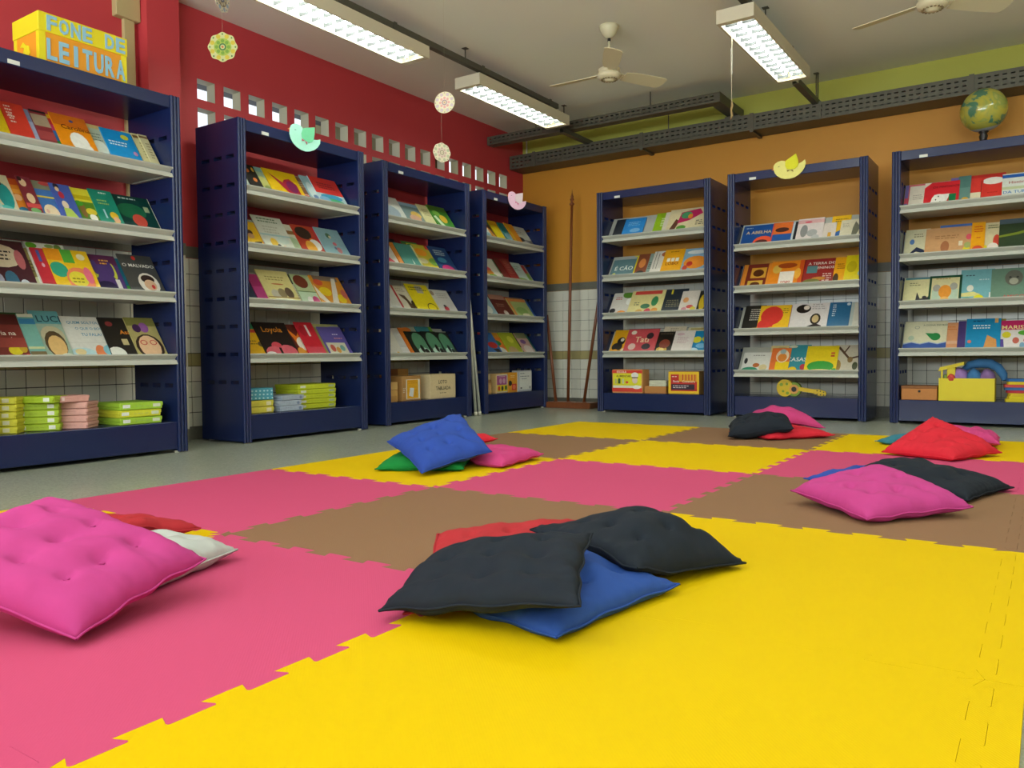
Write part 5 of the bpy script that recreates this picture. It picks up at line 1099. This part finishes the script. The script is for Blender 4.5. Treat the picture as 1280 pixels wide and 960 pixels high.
# pull cord with a knotted end under the right luminaire
t = empty('pull_cord', (1.35, -.27, 2.605), 0, 'pale cord hanging from the right luminaire with knotted end', 'cord')
one('cord', lambda b: b.tube([(0, 0, 0), (.002, 0, -.1), (-.002, 0, -.25), (.001, 0, -.45)], .0022, 6), STRING, t)
one('twisted_end', lambda b: b.tube([(.001, 0, -.44), (.004, 0, -.47), (-.003, 0, -.50), (.003, 0, -.53), (-.006, 0, -.555)], [.004, .008, .006, .008, .003], 7), mat('brown_string', '9a8258', .9), t)
one('paper_strip', lambda b: b.box(-.004, -.001, -.27, .004, .001, -.1), LABELP, t)

# ------------------------------------------------------------------ fans
def fan(x, y, z, a0, label):
    t = empty('ceiling_fan', (x, y, z), 0, label, 'ceiling fan')
    top = ZC-z
    one('canopy', lambda b: b.lathe([(.018, top-.085), (.045, top-.06), (.066, top-.02), (.07, top)], n=24), FANM, t)
    one('coupling', lambda b: b.lathe([(.011, top-.105), (.011, top-.085)], n=12), BLACKP, t)
    one('down_rod', lambda b: b.lathe([(.009, .06), (.009, top-.105)], n=12), FANM, t)
    one('motor_housing', lambda b: b.lathe([(.006, -.05), (.03, -.048), (.034, -.04), (.06, -.036), (.078, -.026), (.084, -.012), (.084, .004), (.074, .012), (.078, .02), (.078, .034), (.06, .046), (.03, .055), (.02, .07)], n=28), FANM, t)
    one('vent_ring', lambda b: [b.box(.052*math.cos(k*PI/8)-.006, .052*math.sin(k*PI/8)-.006, -.0405, .052*math.cos(k*PI/8)+.006, .052*math.sin(k*PI/8)+.006, -.035) for k in range(16)], mat('brown_vent', '8a7a58', .6), t)
    for k in range(3):
        a = a0+k*2*PI/3
        bm = bmesh.new()
        outl = [(.12, -.05), (.2, -.062), (.34, -.066), (.45, -.064), (.47, -.05), (.475, 0), (.46, .05), (.44, .06), (.3, .058), (.2, .052), (.12, .045)]
        b = MB(); P = []
        M = Matrix.Rotation(a, 4, 'Z') @ Matrix.Rotation(math.radians(-14), 4, 'X')
        n = len(outl); b.v = [tuple(M @ Vector((q[0], q[1], .004))) for q in outl]+[tuple(M @ Vector((q[0], q[1], 0))) for q in outl]
        b.face(list(range(n))); b.face(list(range(2*n-1, n-1, -1)))
        for j in range(n): b.face([j, n+j, n+(j+1) % n, (j+1) % n])
        bl = b.build('blade', FANM, t)
        c = MB(); c.box(.07, -.018, .004, .16, .018, .01); c.v = [tuple(M @ Vector(v)) for v in c.v]; c.build('blade_arm', FANM, bl)
        bm.free()
fan(.455, -.235, 2.525, math.radians(61), 'three bladed cream ceiling fan between the two lamps')
fan(2.485, -.16, 2.545, math.radians(161), 'cream ceiling fan cut by the top edge at right')

# ------------------------------------------------------------------ hanging mandalas
def mandala(x, y, z, r, yaw, tilt, cols, label, lobes, string_from, squash=1.0):
    t = empty('hanging_mandala', (x, y, z), yaw, label, 'hanging ornament'); t.rotation_euler = (0, tilt, yaw)
    P = [(r*(1+lobes*math.cos(8*a))*math.cos(a)*squash, r*(1+lobes*math.cos(8*a))*math.sin(a)) for a in (2*PI*k/64 for k in range(64))]
    q = MB(); q.col = cols[0]; q.prism(P, 'y', -.001, .001); q.build('disc', PRINTM, t)
    q = MB()
    for s in (-1, 1):
        def el(cx, cz, rx, rz_, c, o, n=12):
            q.col = c; pts = [(cx*squash+rx*math.cos(2*PI*k/n)*squash, s*(.0012+.0003*o), cz+rz_*math.sin(2*PI*k/n)) for k in range(n)]; q.poly(pts if s < 0 else pts[::-1])
        for k in range(8):
            a = PI/4*k+PI/8; el(.78*r*math.cos(a), .78*r*math.sin(a), .16*r, .16*r, cols[1], 1)
            el(.9*r*math.cos(a+PI/8), .9*r*math.sin(a+PI/8), .06*r, .06*r, cols[4], 1)
        el(0, 0, .62*r, .62*r, cols[2], 2, 24)
        for k in range(8): a = PI/4*k; el(.42*r*math.cos(a), .42*r*math.sin(a), .13*r, .13*r, cols[3], 3)
        el(0, 0, .26*r, .26*r, cols[4], 4, 16); el(0, 0, .16*r, .16*r, cols[0], 5, 16); el(0, 0, .08*r, .08*r, cols[5], 6)
    q.build('painted_pattern', PRINTM, t)
    one('string', lambda b: b.tube([(0, 0, r*.98), (0, 0, string_from-z)], .0003, 5), STRING, t)
    if tilt: t.rotation_euler = (0, 0, yaw)
    return t
mandala(.05, -3.14, 1.91, .062, .62, 0, ('a4a46c', 'a89410', '86982c', '5c8010', '245820', 'a04818'), 'yellow and green mandala disc hanging before red wall', .05, 2.20)
mandala(.05, -3.14, 2.12, .058, 1.95, 0, ('c8c0a8', '8a9ab0', '7a6a58', 'b0a890', '4a5a80', '5a8a58'), 'grey blue mandala disc turned edgewise at top left', .05, ZC)
mandala(.16, -1.73, 2.005, .061, .35, 0, ('dcd8b0', 'c8b8c0', 'e4dcc8', 'e0a8a0', 'a88898', 'd08878'), 'pink and cream mandala disc, upper of the hanging pair', .0, ZC)
mandala(.147, -1.745, 1.718, .055, 1.15, 0, ('dcd4b8', 'b0b898', 'd8d0bc', 'c8a8a0', '9a9078', 'b0a088'), 'small cream mandala disc, lower of the hanging pair', .03, 1.945)

# ------------------------------------------------------------------ wall trunking, poles, tubes
t = empty('cable_trunking', (XW, -2.565, 1.3), 0, 'beige vertical cable trunking on red wall behind yellow box', 'trunking')
one('duct', lambda b: b.box(.001, -.036, 0, .03, .034, 1.32, .003), mat('beige_plastic', 'b8a878', .5), t)
one('junction_box', lambda b: b.box(.001, -.095, 1.317, .05, .062, 1.54, .004), mat('beige_plastic', 'b8a878', .5), t)
t = empty('flagpole_stand', (-.945, 1.64, 0), 0, 'low wooden flagpole base block on the floor', 'flagpole base')
one('block', lambda b: b.box(-.26, -.085, 0, .255, .085, .06, .004), WOODP, t)
for x in (-.19, -.03, .15): one('socket_ring', lambda b: b.lathe([(.022, .058), (.022, .066), (.016, .068)], (x, 0, 0), 12), WOODP, t)
def pole(P0, P1, label, finial=True):
    P0, P1 = Vector(P0), Vector(P1); L = (P1-P0).length
    t = bpy.data.objects.new('flagpole', None); COL.objects.link(t); t.location = P0
    t.rotation_euler = (P1-P0).to_track_quat('Z', 'Y').to_euler(); tag(t, label, 'flagpole', 'wooden flagpoles in the corner')
    Ls = L-(.17 if finial else 0)
    one('shaft', lambda b: b.lathe([(.0155, 0), (.0155, Ls*.5), (.0135, Ls)], n=12), WOODP, t)
    if finial: one('finial', lambda b: b.lathe([(.014, Ls), (.026, Ls+.012), (.026, Ls+.022), (.014, Ls+.03), (.012, Ls+.05), (.022, Ls+.06), (.022, Ls+.066), (.012, Ls+.078), (.017, Ls+.09), (.008, Ls+.11), (.004, Ls+.135), (.0006, Ls+.17)], n=14), WOODP, t)
pole((-.985, 1.64, .066), (-.93, 1.655, 2.20), 'tall wooden flagpole with spear finial standing upright')
pole((-.80, 1.64, .066), (-.57, 1.70, 1.62), 'wooden flagpole leaning right behind the bookcase', False)
pole((-1.13, 1.64, .066), (-1.265, 1.70, .95), 'short wooden pole leaning left behind the corner bookcase', False)
def tube(P0, P1, r, label):
    P0, P1 = Vector(P0), Vector(P1)
    o = MB(); L = (P1-P0).length; o.lathe([(r, 0), (r, L)], n=12)
    ob = o.build('aluminium_tube', ALU, loc=tuple(P0), rot=tuple((P1-P0).to_track_quat('Z', 'Y').to_euler())); tag(ob, label, 'tube', 'aluminium tubes between two bookcases')
    one('end_cap', lambda b: b.lathe([(r+.002, -.001), (r+.002, .03)], n=12), WHITEP, ob)
tube((-1.195, .355, .004), (-1.245, .295, 1.30), .014, 'front pale aluminium tube leaning beside pink bird bookcase')
tube((-1.195, .415, .004), (-1.275, .335, 1.36), .014, 'rear pale aluminium tube leaning beside pink bird bookcase')
